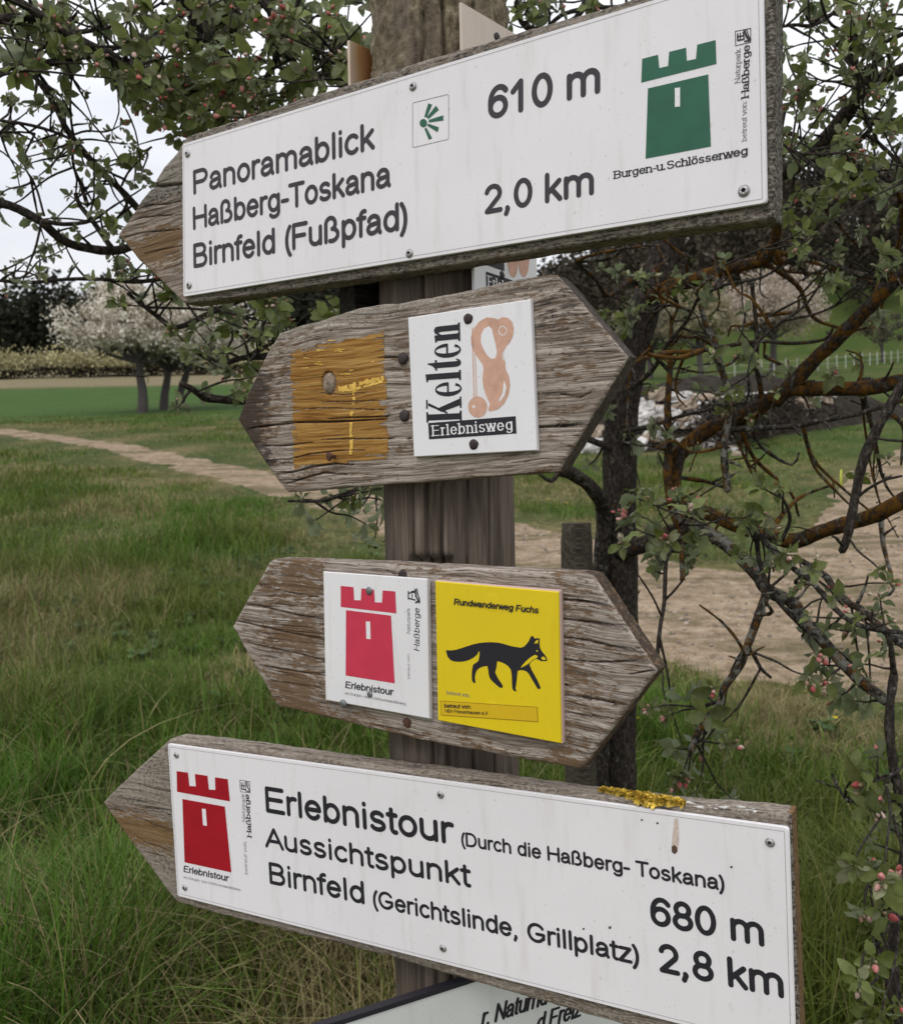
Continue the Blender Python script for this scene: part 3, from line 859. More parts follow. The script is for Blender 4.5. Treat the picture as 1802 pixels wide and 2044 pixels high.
for j, rr in enumerate((1.1, .85, .6, .3, .04)):
    for k in range(20):
        u_ = ku[0] + .0092 * rr * math.cos(th[k]) * (1 + .06 * math.sin(3 * th[k])); v_ = ku[1] + .0125 * rr * math.sin(th[k])
        Vk.append((u_, v_, .0012 + float(front_z(np.array(u_), np.array(v_), 2, c2, .0014)) + (.0006 if j % 2 else 0)))
for j in range(4):
    for k in range(20): Fk.append([j * 20 + k, j * 20 + (k + 1) % 20, (j + 1) * 20 + (k + 1) % 20, (j + 1) * 20 + k])
mesh_obj('knot', Vk, Fk, m_knot, s2, True)
# thin yellow strokes brushed over the grain
b = Buf()
def daub(fr, pts, w, seed, cracks, z, b, gaps=.25, zf=None):
    P = fr.uvs(pts); n = 46
    cum = np.concatenate([[0], np.cumsum(np.hypot(*np.diff(P, axis=0).T))]); s_ = np.linspace(0, cum[-1], n)
    X = np.stack([np.interp(s_, cum, P[:, k]) for k in (0, 1)], 1); d = np.gradient(X, axis=0); d /= np.hypot(d[:, 0], d[:, 1])[:, None]
    q = np.stack([-d[:, 1], d[:, 0]], 1)
    ww = w * (.35 + 1.1 * fbm(s_ * 210, s_ * 0, seed, 3)); sh = w * .7 * (fbm(s_ * 150, s_ * 0 + 7, seed, 3) - .5)
    Lp = X + q * (ww / 2 + sh)[:, None]; Rp = X - q * (ww / 2 - sh)[:, None]
    keep = fbm(s_ * 160, s_ * 0 + 2, seed + 4, 2) > gaps
    for i in range(n - 1):
        if not keep[i]: continue
        quad = np.array([Lp[i], Rp[i], Rp[i + 1], Lp[i + 1]])
        zq = front_z(quad[:, 0], quad[:, 1], 2, cracks, .0014) + z
        b.add(np.column_stack([quad, zq]), [[0, 1, 2, 3]])
daub(f2, Z5(620, 528, 700, 510, 780, 488, 865, 468), .0062, 1, c2, .0008, b, .22)
daub(f2, Z5(640, 540, 700, 532, 860, 490), .0035, 3, c2, .0009, b, .42)
daub(f2, Z5(708, 492, 705, 560, 700, 620, 690, 680, 686, 760, 690, 830, 686, 882), .0055, 2, c2, .001, b, .34)
for k in range(14):
    x0, y0 = 420 + rng.random() * 380, 270 + rng.random() * 180
    daub(f2, Z5(x0, y0, x0 + 45, y0 + 4 - 9 * rng.random()), .0012, k, c2, .0012, b, .45)
b.obj('paint_mark', m_ypaint, s2)
for p, rr in (((957, 363), .0072), ((965, 672), .0072)): dome(f2, Z5(*p)[0], rr, .001, m_nail, s2, 'nail', .003, (.05, -.1), .03)
dome(f2, Z5(562, 893)[0], .0056, .012, m_rust, s2, 'nail', .002, (.3, .05), .05, sh=.014)

# Celtic trail plaque
f2p = f2
PK = .0075
kel = sign_empty('trail_plaque', f2, 'white square plaque with black vertical word Kelten and a brown brooch drawing', 'trail plaque', G_PLQ)
kq = f2.uvs([(813.6, 633.7), (1058.6, 596.6), (1071.6, 899), (825.4, 912)], PK)
kpl = mesh_obj('panel', *slab(kq, .001, PK, .001), m_white2, kel)
KZ = PK + .0003
def serif_word(fr, word, p0, p1, pt, z, mat, parent):
    """condensed bold serif letters drawn as outlines"""
    el = lambda cx, cy, rx, ry, a0, a1, n=16: [(cx + rx * math.cos(R(a0 + (a1 - a0) * k / n)), cy + ry * math.sin(R(a0 + (a1 - a0) * k / n))) for k in range(n + 1)]
    def strip(o, i_): return [[o[k], o[k + 1], i_[k + 1], i_[k]] for k in range(len(o) - 1)]
    S = {
     'K': (.86, [[(0, 0), (.38, 0), (.38, .045), (.29, .065), (.29, .935), (.38, .955), (.38, 1), (0, 1), (0, .955), (.07, .935), (.07, .065), (0, .045)], [(.285, .40), (.35, .40), (.71, .94), (.60, .94)], [(.50, .955), (.82, .955), (.82, 1), (.50, 1)], [(.36, .56), (.47, .72), (.80, .05), (.56, .05)], [(.47, 0), (.87, 0), (.87, .046), (.47, .046)]]),
     'e': (.52, strip(el(.26, .36, .255, .375, 4, 325), el(.275, .36, .115, .335, 4, 325)) + [[(.15, .345), (.505, .345), (.505, .395), (.15, .395)]]),
     'l': (.36, [[(0, 0), (.36, 0), (.36, .045), (.285, .065), (.285, 1), (0, .975), (0, .94), (.075, .92), (.075, .065), (0, .045)]]),
     't': (.38, [[(.08, .12), (.12, .02), (.22, -.015), (.32, .02), (.375, .12), (.35, .14), (.30, .08), (.28, .10), (.28, .93), (.24, .93), (.17, .80), (.08, .73)], [(0, .665), (.079, .665), (.079, .725), (0, .71)], [(.281, .665), (.37, .665), (.37, .725), (.281, .725)]]),
     'n': (.66, [[(0, 0), (.34, 0), (.34, .045), (.275, .065), (.275, .72), (.02, .70), (.02, .665), (.075, .645), (.075, .065), (0, .045)], [(.276, .52), (.276, .62), (.36, .71), (.46, .735), (.56, .69), (.585, .60), (.585, .066), (.385, .066), (.385, .55), (.36, .60), (.32, .58)], [(.35, 0), (.65, 0), (.65, .045), (.585, .065), (.385, .065), (.35, .045)]]),
    }
    A0, A1, AT = fr.uv(p0, z), fr.uv(p1, z), fr.uv(pt, z)
    e = A1 - A0; L_ = np.hypot(*e); e /= L_; nr = np.array([-e[1], e[0]]); cap = abs((AT - A0) @ nr)
    gap = .035; tot = sum(S[ch][0] + gap for ch in word) - gap; sx_ = L_ / tot; x0 = 0; b = Buf(); k = 0
    for ch in word:
        for pl in S[ch][1]:
            Q = [A0 + e * (x0 + x) * sx_ + nr * y * cap for x, y in pl]
            V, F = flat(Q, z + k * 4e-6); b.add(V, F); k += 1
        x0 += S[ch][0] + gap
    return b.obj('lettering', mat, parent)
serif_word(f2, 'Kelten', Z5(1281, 702)[0], Z5(1271, 168)[0], Z5(1091, 705)[0], KZ, m_black, kpl)
bx = polys(f2, [Z5(1100, 712, 1570, 675, 1575, 768, 1105, 800)], KZ, m_black, kpl, 'black_band')
lettering(f2, [('Erlebnisweg', Z5(1126, 784)[0], Z5(1552, 750)[0], Z5(1122, 724)[0], dict(w=.16, wh=.06, serif=.19, track=.12))], KZ + 1e-4, m_white2, bx)
m_terra = plain('brooch_print', (.62, .37, .27), .6, .25, var=.14, vscale=70)
ell = lambda cx, cy, rx, ry, rot=0, n=28: [p for t in np.linspace(0, 2 * np.pi, n, endpoint=False) for p in (cx + rx * math.cos(t) * math.cos(rot) - ry * math.sin(t) * math.sin(rot), cy + rx * math.cos(t) * math.sin(rot) + ry * math.sin(t) * math.cos(rot))]
outer = (1330, 250, 1345, 205, 1375, 165, 1415, 143, 1455, 147, 1475, 155, 1500, 141, 1530, 146, 1553, 170, 1560, 205, 1555, 245, 1540, 275, 1518, 300, 1506, 325, 1504, 352, 1514, 385, 1517, 425, 1535, 460, 1540, 510, 1532, 560, 1510, 605, 1475, 638, 1430, 650, 1422, 640, 1432, 610, 1415, 575, 1397, 520, 1392, 470, 1398, 420, 1392, 395, 1370, 365, 1345, 325, 1332, 290)
br = polys(f2, [Z5(*outer), Z5(*ell(1366, 625, 51, 57))], KZ, m_terra, kpl, 'brooch_drawing')
polys(f2, [Z5(1385, 235, 1400, 205, 1425, 190, 1442, 205, 1450, 240, 1462, 285, 1470, 330, 1462, 362, 1440, 368, 1415, 345, 1395, 310, 1383, 275),
           Z5(1508, 480, 1520, 520, 1512, 560, 1490, 592, 1478, 596, 1500, 550)], KZ + 1.2e-4, m_white2, br, 'brooch_opening', True)
b = Buf()
b.add(*ring_line(f2, Z5(*ell(1500, 215, 20, 24)), .0009, KZ + 1.4e-4))
b.add(*ring_line(f2, Z5(1504, 330, 1500, 352, 1505, 372), .0009, KZ + 1.4e-4, False))
b.add(*flat(f2.uvs(Z5(*ell(1364, 625, 7, 8))), KZ + 1.5e-4))
b.obj('brooch_highlight', m_white2, br)
b = Buf()
b.add(*ring_line(f2, Z5(1338, 200, 1340, 340, 1347, 572), .0013, KZ, False)); b.add(*ring_line(f2, Z5(1352, 335, 1360, 572), .0011, KZ, False))
b.obj('brooch_pin', m_terra, kpl)
for p in ((1310, 150), (1340, 827)): dome(f2, Z5(*p)[0], .006, PK, m_nail, kpl, 'nail', .0022, (0, 0), .03)

# ---------------------------------------------------------------- third sign: double-pointed board with two plaques
f3 = Frame(34.9, 2.2, -1.4, 1.28)
s3 = sign_empty('direction_sign', f3, 'third wooden sign from the top, brownish board behind the pink tower and fox plaques', 'direction sign', G_SIGN)
top3 = [(462.8, 1251), (476, 1226), (490, 1201), (515, 1158), (536, 1123), (545, 1117), (620, 1119), (720, 1123), (840, 1129), (1000, 1137), (1100, 1142), (1165, 1145), (1180, 1149), (1220, 1208), (1265, 1277), (1309, 1341)]
bot3 = [(462.8, 1251), (495, 1310), (530, 1370), (548, 1404), (556, 1411), (650, 1433), (767, 1462), (840, 1480), (984, 1506), (1100, 1527), (1154, 1535), (1164, 1530), (1240, 1430), (1309, 1341)]
c3 = [(f3.uvs(ZP(*p)), w, d) for p, w, d in (((265, 350, 400, 400, 600, 440, 790, 468), .0008, .007), ((170, 508, 400, 560, 600, 610, 830, 640), .0014, .011), ((85, 645, 300, 700, 500, 745, 830, 806), .0014, .012),
      ((200, 830, 420, 880, 650, 930, 820, 978), .001, .009), ((250, 1003, 450, 1040, 820, 1097), .001, .009), ((340, 1130, 560, 1160, 820, 1197), .0007, .006), ((1300, 240, 1400, 285), .0008, .006))]
c3 += [(f3.uvs(ZY(*p)), w, d) for p, w, d in (((930, 405, 1120, 425, 1300, 452), .0013, .011), ((950, 543, 1150, 570, 1420, 603), .0013, .011), ((950, 667, 1150, 700, 1300, 735, 1530, 775), .0014, .012), ((950, 823, 1200, 848, 1420, 842, 1590, 826), .0011, .009),
      ((960, 1072, 1150, 1095, 1470, 1152), .0012, .011), ((960, 1000, 1010, 1004), .0012, .008), ((1440, 930, 1560, 910, 1640, 900), .001, .008), ((960, 1190, 1180, 1215, 1330, 1240), .0008, .006))]
def tint3(px, py, V):
    u = px - 462
    br = .35 + .6 * np.exp(-((px - 590) / 60) ** 2) + .5 * np.clip((py - 1430 - .2 * (px - 800)) / 60, 0, 1) + .35 * np.exp(-((px - 1130) / 50) ** 2)
    side = (V[:, 2] < -.006) & (px > 1150)
    br = np.where(side, 1.2, br)
    return np.stack([br, .12 + .6 * side, .35 + 0 * px], -1)
make_board(f3, top3, bot3, 3, c3, m_wood3, s3, tint3, amp=.0012, round_=.0065, rough=.001)
PP = .009
pnk = sign_empty('trail_plaque', f3, 'white plaque with a pink tower, left of the yellow fox plaque', 'trail plaque', G_PLQ)
back = mesh_obj('panel', *slab(f3.uvs(ZP(806, 262, 1652, 322, 1672, 1446, 826, 1292), .005), .0012, .005, .0006), m_white2, pnk)
ppl = mesh_obj('panel', *slab(f3.uvs(ZP(803, 255, 1640, 315, 1658, 1443, 822, 1290), PP), .0056, PP, .0008), m_white2, pnk)
QZ = PP + .0003
tower(f3, ZP, (945, 370, 1047, 380, 1053, 485, 1107, 487, 1112, 390, 1213, 400, 1220, 503, 1278, 505, 1283, 407, 1385, 415, 1392, 592, 945, 540), (988, 566, 1350, 610, 1380, 1157, 985, 1093), (1148, 657, 1182, 659, 1186, 800, 1152, 798), QZ, m_pink, m_white2, ppl)
lettering(f3, [('Erlebnistour', ZP(985, 1193)[0], ZP(1362, 1253)[0], ZP(985, 1140)[0], dict(w=.22, wh=.16, shear=.18))], QZ, m_black, ppl)
lettering(f3, [('am Burgen- und Schl\u00f6sserwanderweg', ZP(980, 1245)[0], ZP(1470, 1332)[0], ZP(980, 1222)[0], dict(w=.12, wh=.08, serif=.15)), ('betreut von:', ZP(1503, 1122)[0], ZP(1500, 915)[0], ZP(1482, 1122)[0], dict(w=.1)), ('Naturpark', ZP(1505, 755)[0], ZP(1503, 553)[0], ZP(1477, 755)[0], dict(w=.11))], QZ, m_greyp, ppl, 'faint_lettering')
lettering(f3, [('Ha\u00dfberge', ZP(1580, 897)[0], ZP(1580, 556)[0], ZP(1534, 897)[0], dict(w=.12, wh=.1, shear=.1))], QZ, m_black, ppl, 'small_lettering')
logo(f3, ZP, (1478, 370, 1597, 375, 1597, 525, 1475, 520), [((1490, 415, 1490, 475), .0016), ((1490, 430, 1545, 420), .0014), ((1490, 470, 1545, 485), .0016), ((1515, 415, 1545, 415), .0014), ((1520, 440, 1520, 465), .0012), ((1545, 400, 1552, 455, 1578, 505), .0022), ((1558, 395, 1566, 440, 1580, 480), .0016), ((1550, 505, 1580, 490), .002)], QZ, m_black, ppl, .0004, False)
dome(f3, ZP(1167, 413)[0], .0052, PP, m_zinc, ppl, 'nail', .002, (0, 0), .03); dome(f3, ZP(1172, 1248)[0], .0042, PP, m_zinc, ppl, 'nail', .002, (0, 0), .03)
dome(f3, ZP(952, 1330)[0], .0058, .009, m_zinc, s3, 'nail', .004, (.1, .2), .02, sh=.006)
dome(f3, ZP(1435, 283)[0], .0062, .0008, m_nail, s3, 'nail', .002, (0, 0), .05); dome(f3, ZP(1470, 1480)[0], .006, .0008, m_rust, s3, 'nail', .0025, (0, 0), .06)

fox = sign_empty('trail_plaque', f3, 'yellow square plaque with a black walking fox, nailed beside the pink tower plaque', 'trail plaque', G_PLQ)
m_ypink = plain('plaque_edge', (.62, .45, .40), .7)
fpl = mesh_obj('panel', *slab(f3.uvs(ZY(97, 285, 950, 360, 968, 1408, 117, 1248), PP), .0008, PP, .0008), m_yellow, fox)
fb = mesh_obj('panel_core', *slab(f3.uvs(ZY(90, 281, 955, 352, 973, 1412, 114, 1255), PP), .0006, PP - .0022, .0006), m_ypink, fox)
FX = (173, 762, 205, 764, 240, 760, 280, 748, 320, 735, 360, 722, 400, 713, 445, 708, 490, 707, 530, 710, 570, 718, 605, 729, 640, 738, 690, 745, 712, 738, 728, 722, 745, 700, 757, 672, 772, 661, 779, 672, 785, 682, 804, 679, 820, 680, 819, 705, 820, 735, 826, 752, 835, 770, 850, 788, 862, 803, 868, 816, 873, 830, 866, 838, 848, 837, 830, 838, 815, 830, 800, 822, 780, 827, 762, 842, 750, 856, 752, 868, 765, 900, 784, 932, 800, 962, 814, 990, 826, 1020, 822, 1032, 805, 1028, 792, 1005, 780, 985, 762, 955, 745, 925, 730, 910, 715, 903, 690, 899, 668, 905, 664, 940, 660, 980, 653, 1025, 655, 1036, 662, 1045, 650, 1047, 638, 1040, 632, 1028, 629, 995, 628, 960, 626, 925, 620, 895, 602, 872, 580, 857, 556, 845, 526, 838, 524, 860, 520, 885, 512, 915, 524, 942, 540, 970, 554, 988, 565, 1008, 563, 1022, 545, 1022, 528, 1008, 510, 993, 490, 974, 475, 955, 468, 928, 465, 900, 458, 870, 440, 873, 420, 878, 400, 888, 385, 902, 376, 925, 372, 950, 376, 985, 368, 992, 360, 984, 352, 968, 351, 940, 352, 915, 355, 888, 360, 864, 370, 855, 384, 848, 398, 832, 402, 812, 406, 776, 400, 769, 394, 780, 388, 792, 365, 812, 340, 826, 310, 837, 280, 842, 250, 842, 220, 838, 200, 827, 186, 810, 178, 790)
fe = polys(f3, [ZY(*FX)], QZ, m_black, fpl, 'fox_emblem')
polys(f3, [ZY(690, 884, 700, 868, 720, 845, 742, 824, 766, 806, 785, 796, 800, 797, 807, 808, 800, 816, 775, 827, 752, 848, 730, 864, 708, 876), ZY(783, 719, 790, 702, 797, 694, 811, 690, 806, 720, 798, 712), ZY(797, 764, 803, 760, 808, 772, 800, 774), ZY(832, 812, 845, 806, 856, 812, 864, 828, 845, 830, 833, 824)], QZ + 1e-4, m_yellow, fe, 'fox_markings', True)
lettering(f3, [('Rundwanderweg Fuchs', ZY(230, 447)[0], ZY(806, 507)[0], ZY(230, 405)[0], dict(w=.22, wh=.17, shear=.2, track=.02))], QZ + .0006, m_black, fpl)
lettering(f3, [('betreut von:', ZY(180, 1068)[0], ZY(338, 1088)[0], ZY(180, 1042)[0], dict(w=.13, wh=.09, serif=.15))], QZ, m_greyp, fpl, 'faint_lettering')
m_stick = plate_mat('yellow_sticker', (.72, .47, .01), 17, .5, (.5, .3, .01))
stk = mesh_obj('sticker', *slab(f3.uvs(ZY(135, 1113, 802, 1157, 808, 1257, 140, 1210), PP), PP + .0001, PP + .0004, .0001), m_stick, fpl)
b = Buf(); b.add(*ring_line(f3, ZY(135, 1113, 802, 1157, 808, 1257, 140, 1210), .0006, PP + .00045)); b.obj('sticker_edge', plain('sticker_edge', (.25, .13, .01), .7), stk)
lettering(f3, [('betreut von:', ZY(163, 1160)[0], ZY(345, 1168)[0], ZY(163, 1132)[0], dict(w=.22, wh=.17, shear=.15)), ('HBV Friesenhausen e.V', ZY(168, 1194)[0], ZY(460, 1211)[0], ZY(168, 1170)[0], dict(w=.17, wh=.13, shear=.15))], PP + .0006, m_black, stk)
for (cx, cy, rr) in ((490, 432, .0140), (490, 1175, .0140)):
    u, v = f3.uv(ZY(cx, cy)[0], PP); V, F = [], []
    for j, q in enumerate((1, .8, .6, .4, .2, .02)):
        for k in range(28): V.append((u + rr * q * math.cos(k * 2 * math.pi / 28), v + rr * q * math.sin(k * 2 * math.pi / 28), PP - .0002 + .0006 * (1 - q * q)))
    for j in range(5):
        for k in range(28): F.append([j * 28 + k, j * 28 + (k + 1) % 28, (j + 1) * 28 + (k + 1) % 28, (j + 1) * 28 + k])
    mesh_obj('covered_nail', V, F, m_yellow, fpl, True)

# ---------------------------------------------------------------- fourth sign: white plate, 680 m / 2,8 km
f4 = Frame(30.5, .5, 1.6, 1.03)
s4 = sign_empty('direction_sign', f4, 'lowest arrow sign, its white plate showing 680 m, 2,8 km and a red tower', 'direction sign', G_SIGN)
top4 = [(204.6, 1602), (240, 1567), (280, 1529), (315, 1497), (337, 1476), (343, 1474), (430, 1484), (520, 1496), (706, 1522), (880, 1544), (1041, 1568), (1200, 1590), (1400, 1612), (1520, 1621), (1594, 1628)]
bot4 = [(204.6, 1602), (240, 1652), (290, 1719), (330, 1775), (352, 1801), (362, 1806), (483, 1838), (640, 1877), (780, 1913), (930, 1957), (1078, 2001), (1311, 2068), (1450, 2105), (1599, 2148)]
c4 = [(f4.uvs(ZR(150, 600, 260, 640, 400, 700, 545, 750)), .001, .006), (f4.uvs(ZR(240, 560, 330, 590, 440, 600, 530, 640)), .001, .007), (f4.uvs(ZR(260, 760, 360, 830, 560, 900)), .001, .006)]
def tint4(px, py, V):
    left = np.clip((362 - px) / 25, 0, 1)
    s = py - (1602 + .22 * (px - 204))
    br = left * np.exp(-((s - 40) / 40) ** 2) * 1.1 + (1 - left) * .1
    cr = left * (.9 - .8 * np.exp(-((s - 35) / 35) ** 2)) + (1 - left) * .75
    dk = np.clip((px - 1560) / 25, 0, 1) * .9 + .15  # darker strip along the right end
    side = (V[:, 2] < -.005) & (px > 1570)
    return np.stack([np.where(side, 1.1, br), np.where(side, .3, dk), np.where(side, .1, cr)], -1)
make_board(f4, top4, bot4, 4, c4, m_wood4, s4, tint4, rough=.0012, amp=.0016, round_=.005)
pl4 = mesh_obj('plate', *slab(f4.uvs([(334, 1485), (1574, 1653), (1588, 2104), (353.4, 1788.7)], PZ), .0018, PZ, .001, .004), m_white, s4)
lettering(f4, [
    ('Erlebnistour', (533, 1621), (900, 1685), (529, 1571), dict(w=.18)),
    ('(Durch die Ha\u00dfberg- Toskana)', (921, 1688), (1446, 1779), (921, 1661)),
    ('Aussichtspunkt', (534, 1692), (935, 1771), (531, 1652)),
    ('Birnfeld', (540, 1764), (726, 1805), (538, 1722)),
    ('(Gerichtslinde, Grillplatz)', (745, 1810), (1276, 1927), (744, 1776)),
    ('680 m', (1303, 1846), (1522, 1889), (1302, 1791), dict(w=.185)),
    ('2,8 km', (1319.6, 1940), (1561, 1992), (1318, 1884), dict(w=.185)),
], TZ, m_black, pl4)
tower(f4, ZR, (577, 337, 655, 348, 665, 440, 710, 443, 703, 357, 790, 370, 800, 465, 845, 467, 842, 380, 930, 393, 945, 547, 580, 480), (617, 530, 910, 583, 955, 1038, 632, 968), (752, 597, 778, 600, 787, 717, 760, 712), TZ, m_red, m_white, pl4)
lettering(f4, [('Erlebnistour', ZR(628, 1034)[0], ZR(932, 1100)[0], ZR(628, 990)[0], dict(w=.22, wh=.16, shear=.18)), ('Ha\u00dfberge', ZR(1095, 795)[0], ZR(1078, 503)[0], ZR(1064, 797)[0], dict(w=.2, wh=.12, serif=.19))], TZ, m_black, pl4, 'small_lettering')
lettering(f4, [('am Burgen- und Schl\u00f6sserwanderweg', ZR(626, 1078)[0], ZR(1018, 1166)[0], ZR(626, 1060)[0], dict(w=.12, wh=.08, serif=.15)), ('betreut von.', ZR(1068, 1052)[0], ZR(1057, 820)[0], ZR(1047, 1052)[0], dict(w=.12, wh=.08, serif=.15)), ('Naturpark', ZR(1053, 688)[0], ZR(1047, 500)[0], ZR(1030, 688)[0], dict(w=.12, wh=.08, serif=.15))], TZ, m_greyp, pl4, 'faint_lettering')
logo(f4, ZR, (1013, 400, 1083, 410, 1085, 488, 1018, 480), [((1024, 418, 1026, 455), .0014), ((1024, 436, 1050, 440), .0012), ((1026, 462, 1055, 466), .0014), ((1050, 415, 1054, 462), .0012), ((1037, 418, 1039, 458), .001), ((1058, 412, 1064, 440, 1080, 470), .002), ((1070, 414, 1076, 440), .001), ((1055, 474, 1080, 480), .0014)], TZ, m_black, pl4, .0007)
for p in ((351, 1508), (367.7, 1772.9), (878, 1587.5), (883, 1894.4), (1536, 1683)): screw(f4, p, .0038, PZ, m_screw, m_recess, pl4)
lip(f4, [(334, 1485), (1574, 1653), (1588, 2104), (353.4, 1788.7)], pl4)
# rust run and bird droppings on the lowest sign
m_run = plain('brown_run', (.60, .50, .42), .7, var=.25, vscale=300); m_drop = plain('bird_dropping', (.75, .74, .72), .8, var=.1, vscale=300)
polys(f4, [ZB(722, 262, 738, 258, 742, 320, 743, 370, 738, 405, 728, 430, 714, 422, 709, 395, 712, 350, 718, 300)], TZ, m_run, pl4, 'stain', True)
m_run2 = plain('dark_stain', (.10, .06, .04), .8)
polys(f4, [ZB(708, 395, 722, 385, 735, 398, 736, 418, 722, 430, 710, 420), ZB(984, 487, 996, 485, 996, 496, 986, 496), ZB(410, 772, 424, 770, 422, 782, 412, 784), ZB(288, 780, 297, 778, 296, 788, 288, 788), ZB(636, 278, 648, 280, 646, 288, 637, 287), ZB(562, 264, 574, 266, 572, 272, 563, 271)], TZ + 3e-5, m_run2, pl4, 'stain', True)
b = Buf(); r_ = np.random.default_rng(5)
for k in range(15):
    t_ = r_.random(); x, y = 1380 + 150 * t_ + 8 * r_.normal(), 1598 + 18 * t_ + 4 * r_.normal()
    u, v = f4.uv((x, y)); v += -.002
    zb = float(front_z(np.array(u), np.array(v), 4, c4, .0016)) + .0004
    ra = .0008 + .0024 * r_.random() ** 2
    P = [(u + ra * (1 + .4 * r_.normal()) * math.cos(t) * 1.6, v + ra * .5 * math.sin(t), zb + .0003 * r_.random()) for t in np.linspace(0, 6.28, 9, endpoint=False)]
    b.add(P + [(u, v, zb + .0008)], [[i, (i + 1) % 9, 9] for i in range(9)])
b.obj('bird_dropping', m_drop, s4, True)
polys(f4, [ZB(975, 1130, 990, 1128, 998, 1150, 992, 1180, 985, 1165), ZB(1065, 325, 1072, 322, 1080, 345, 1075, 355)], TZ, m_drop, pl4, 'bird_dropping', True)
# yellow lichen growing over the upper edge
b = Buf()
for k in range(950):
    t_ = r_.random(); cxp = 1185 + 178 * t_
    wdt = 10 + 34 * math.exp(-((t_ - .55) / .32) ** 2)
    yp = 1555 + 52 * t_ * .85 + wdt * (r_.random() - .45)
    u, v = f4.uv((cxp, yp))
    hi = np.interp(u, f4.uvs(top4)[:, 0], f4.uvs(top4)[:, 1])
    over = max(0, v - hi); zb = -.002 - over * 1.0 + .003 * r_.random(); v = min(v, hi + .001)
    zb = max(zb, -.026)
    if v < hi - .001: zb = .001 + .0035 * r_.random()
    if v < hi - .005: zb = .0066 + .003 * r_.random()
    rad_ = .0011 + .0024 * r_.random() ** 1.5; n_ = 7
    tx = r_.normal(size=2) * .8
    P = []
    for i in range(n_):
        a = 2 * math.pi * i / n_; rr = rad_ * (.7 + .6 * r_.random())
        P.append((u + rr * math.cos(a), v + rr * math.sin(a), zb + .0012 + tx[0] * rr * math.cos(a) + tx[1] * rr * math.sin(a)))
    cc = np.array((.62, .44, .075)) * (.5 + .75 * r_.random())
    b.add(P + [(u, v, zb)], [[i, (i + 1) % n_, n_] for i in range(n_)], cc)
m_lich = vcol_mat('yellow_lichen', .9, .1, 0, .3, 300)
b.obj('lichen_patch', m_lich, s4)

# ---------------------------------------------------------------- plaques on the other faces of the post
fa = Frame(-48, 0, 0, 2.06, PR + .006)
tp = sign_empty('trail_plaque', fa, 'blank beige plaque nailed to the post above the topmost sign, with one dark nail', 'trail plaque', G_PLQ)
pp = mesh_obj('panel', *slab([fa.uv((921, 3)), fa.uv((1092, 104)), fa.uv((1092, 104)) + [0, -.155], fa.uv((921, 3)) + [0, -.155]], -.004, 0, .0006), m_beige, tp)
dome(fa, (994, 72), .0055, 0, m_nail, pp, 'nail', .002, (0, 0), .04)
fl = Frame(-47, 0, 0, 2.02, -PR - .004)
tl = sign_empty('trail_plaque', fl, 'beige plaque back with rust stain, left of the post above the topmost sign', 'trail plaque', G_PLQ)
a_ = fl.uv((697, 79))
m_beige2, nt2, b2 = new_mat('rust_stained_plaque')
st = noise(nt2, objvec(nt2, (30, 9, 9)), 1.0, 4)
gx = nt2.nodes.new('ShaderNodeSeparateXYZ'); nt2.links.new(objvec(nt2), gx.inputs[0])
edge = mathn(nt2, 'ADD', mathn(nt2, 'MULTIPLY', mathn(nt2, 'SUBTRACT', gx.outputs['X'], float(a_[0]) + .008), 20.0), mathn(nt2, 'MULTIPLY', st, .7))
nt2.links.new(ramp(nt2, edge, [(.2, (.66, .55, .45)), (.55, (.45, .25, .10)), (.9, (.25, .10, .03))]), b2.inputs['Base Color'])
b2.inputs['Roughness'].default_value = .55
mesh_obj('panel', *slab([a_, a_ + [.16, .0], a_ + [.16, -.15], a_ + [0, -.15]], -.004, 0, .0006), m_beige2, tl)

fd = Frame(-47, 0, 0, 1.75, -PR - .002)
bd = sign_empty('direction_sign', fd, 'dark sign board behind the post, seen in the gap under the topmost sign', 'direction sign', G_SIGN)
a_ = fd.uv((707, 592)); u2 = fd.uv((830, 592))[0]
d_ = slab([(a_[0], a_[1] + .17), (u2, a_[1] + .17), (u2, a_[1] - .08), (a_[0], a_[1] - .08)], -.03, 0, .002)
m_darkwood = wood_mat('dark_board_wood', dark=(.012, .010, .008), mid=(.032, .027, .021), light=(.07, .06, .048), brown=(.04, .035, .015), crust=(.09, .09, .06), seed=9)  # same wood recipe in very dark tones
mesh_obj('board', *d_, m_darkwood, bd, False, attrs={'Tint': np.zeros(3)})

fk = Frame(-57, 0, 0, 1.77, PR + .004)
kb = sign_empty('trail_plaque', fk, 'turned white plaque with black band squeezed between the two upper signs, right of the post', 'trail plaque', G_PLQ)
Zk = zoom(.18564, 780.6, 408.8)
x0, x1 = fk.uv((946.5, 560))[0], fk.uv((1072, 560))[0]
vb = fk.uv((1000, 590))[1] - .012
kq2 = [(x0, vb + .15), (x1, vb + .15), (x1, vb), (x0, vb)]
kp2 = mesh_obj('panel', *slab(kq2, -.0035, 0, .0006), m_white2, kb)
kz = .0003; wd = x1 - x0
bk = Buf()
U = lambda s_: x0 + wd * s_
tw = fk.uv(Zk(1022, 715)[0])[1]
bk.add(*flat([(U(.17), tw - .024), (U(.87), tw - .024), (U(.87), tw), (U(.17), tw)], kz))
bk.add(*flat([(U(.17), tw + .008), (U(.45), tw + .008), (U(.45), tw + .1), (U(.17), tw + .1)], kz))
bnd = bk.obj('black_band', m_black, kp2)
V, F = text_geo('Erlebnisweg', wd * .64, .0145, .17, .08, serif=.18, track=.1)
mesh_obj('lettering', np.asarray(V) + [U(.2), tw - .0185, kz + 1e-4], F, m_white2, bnd)
bk = Buf()
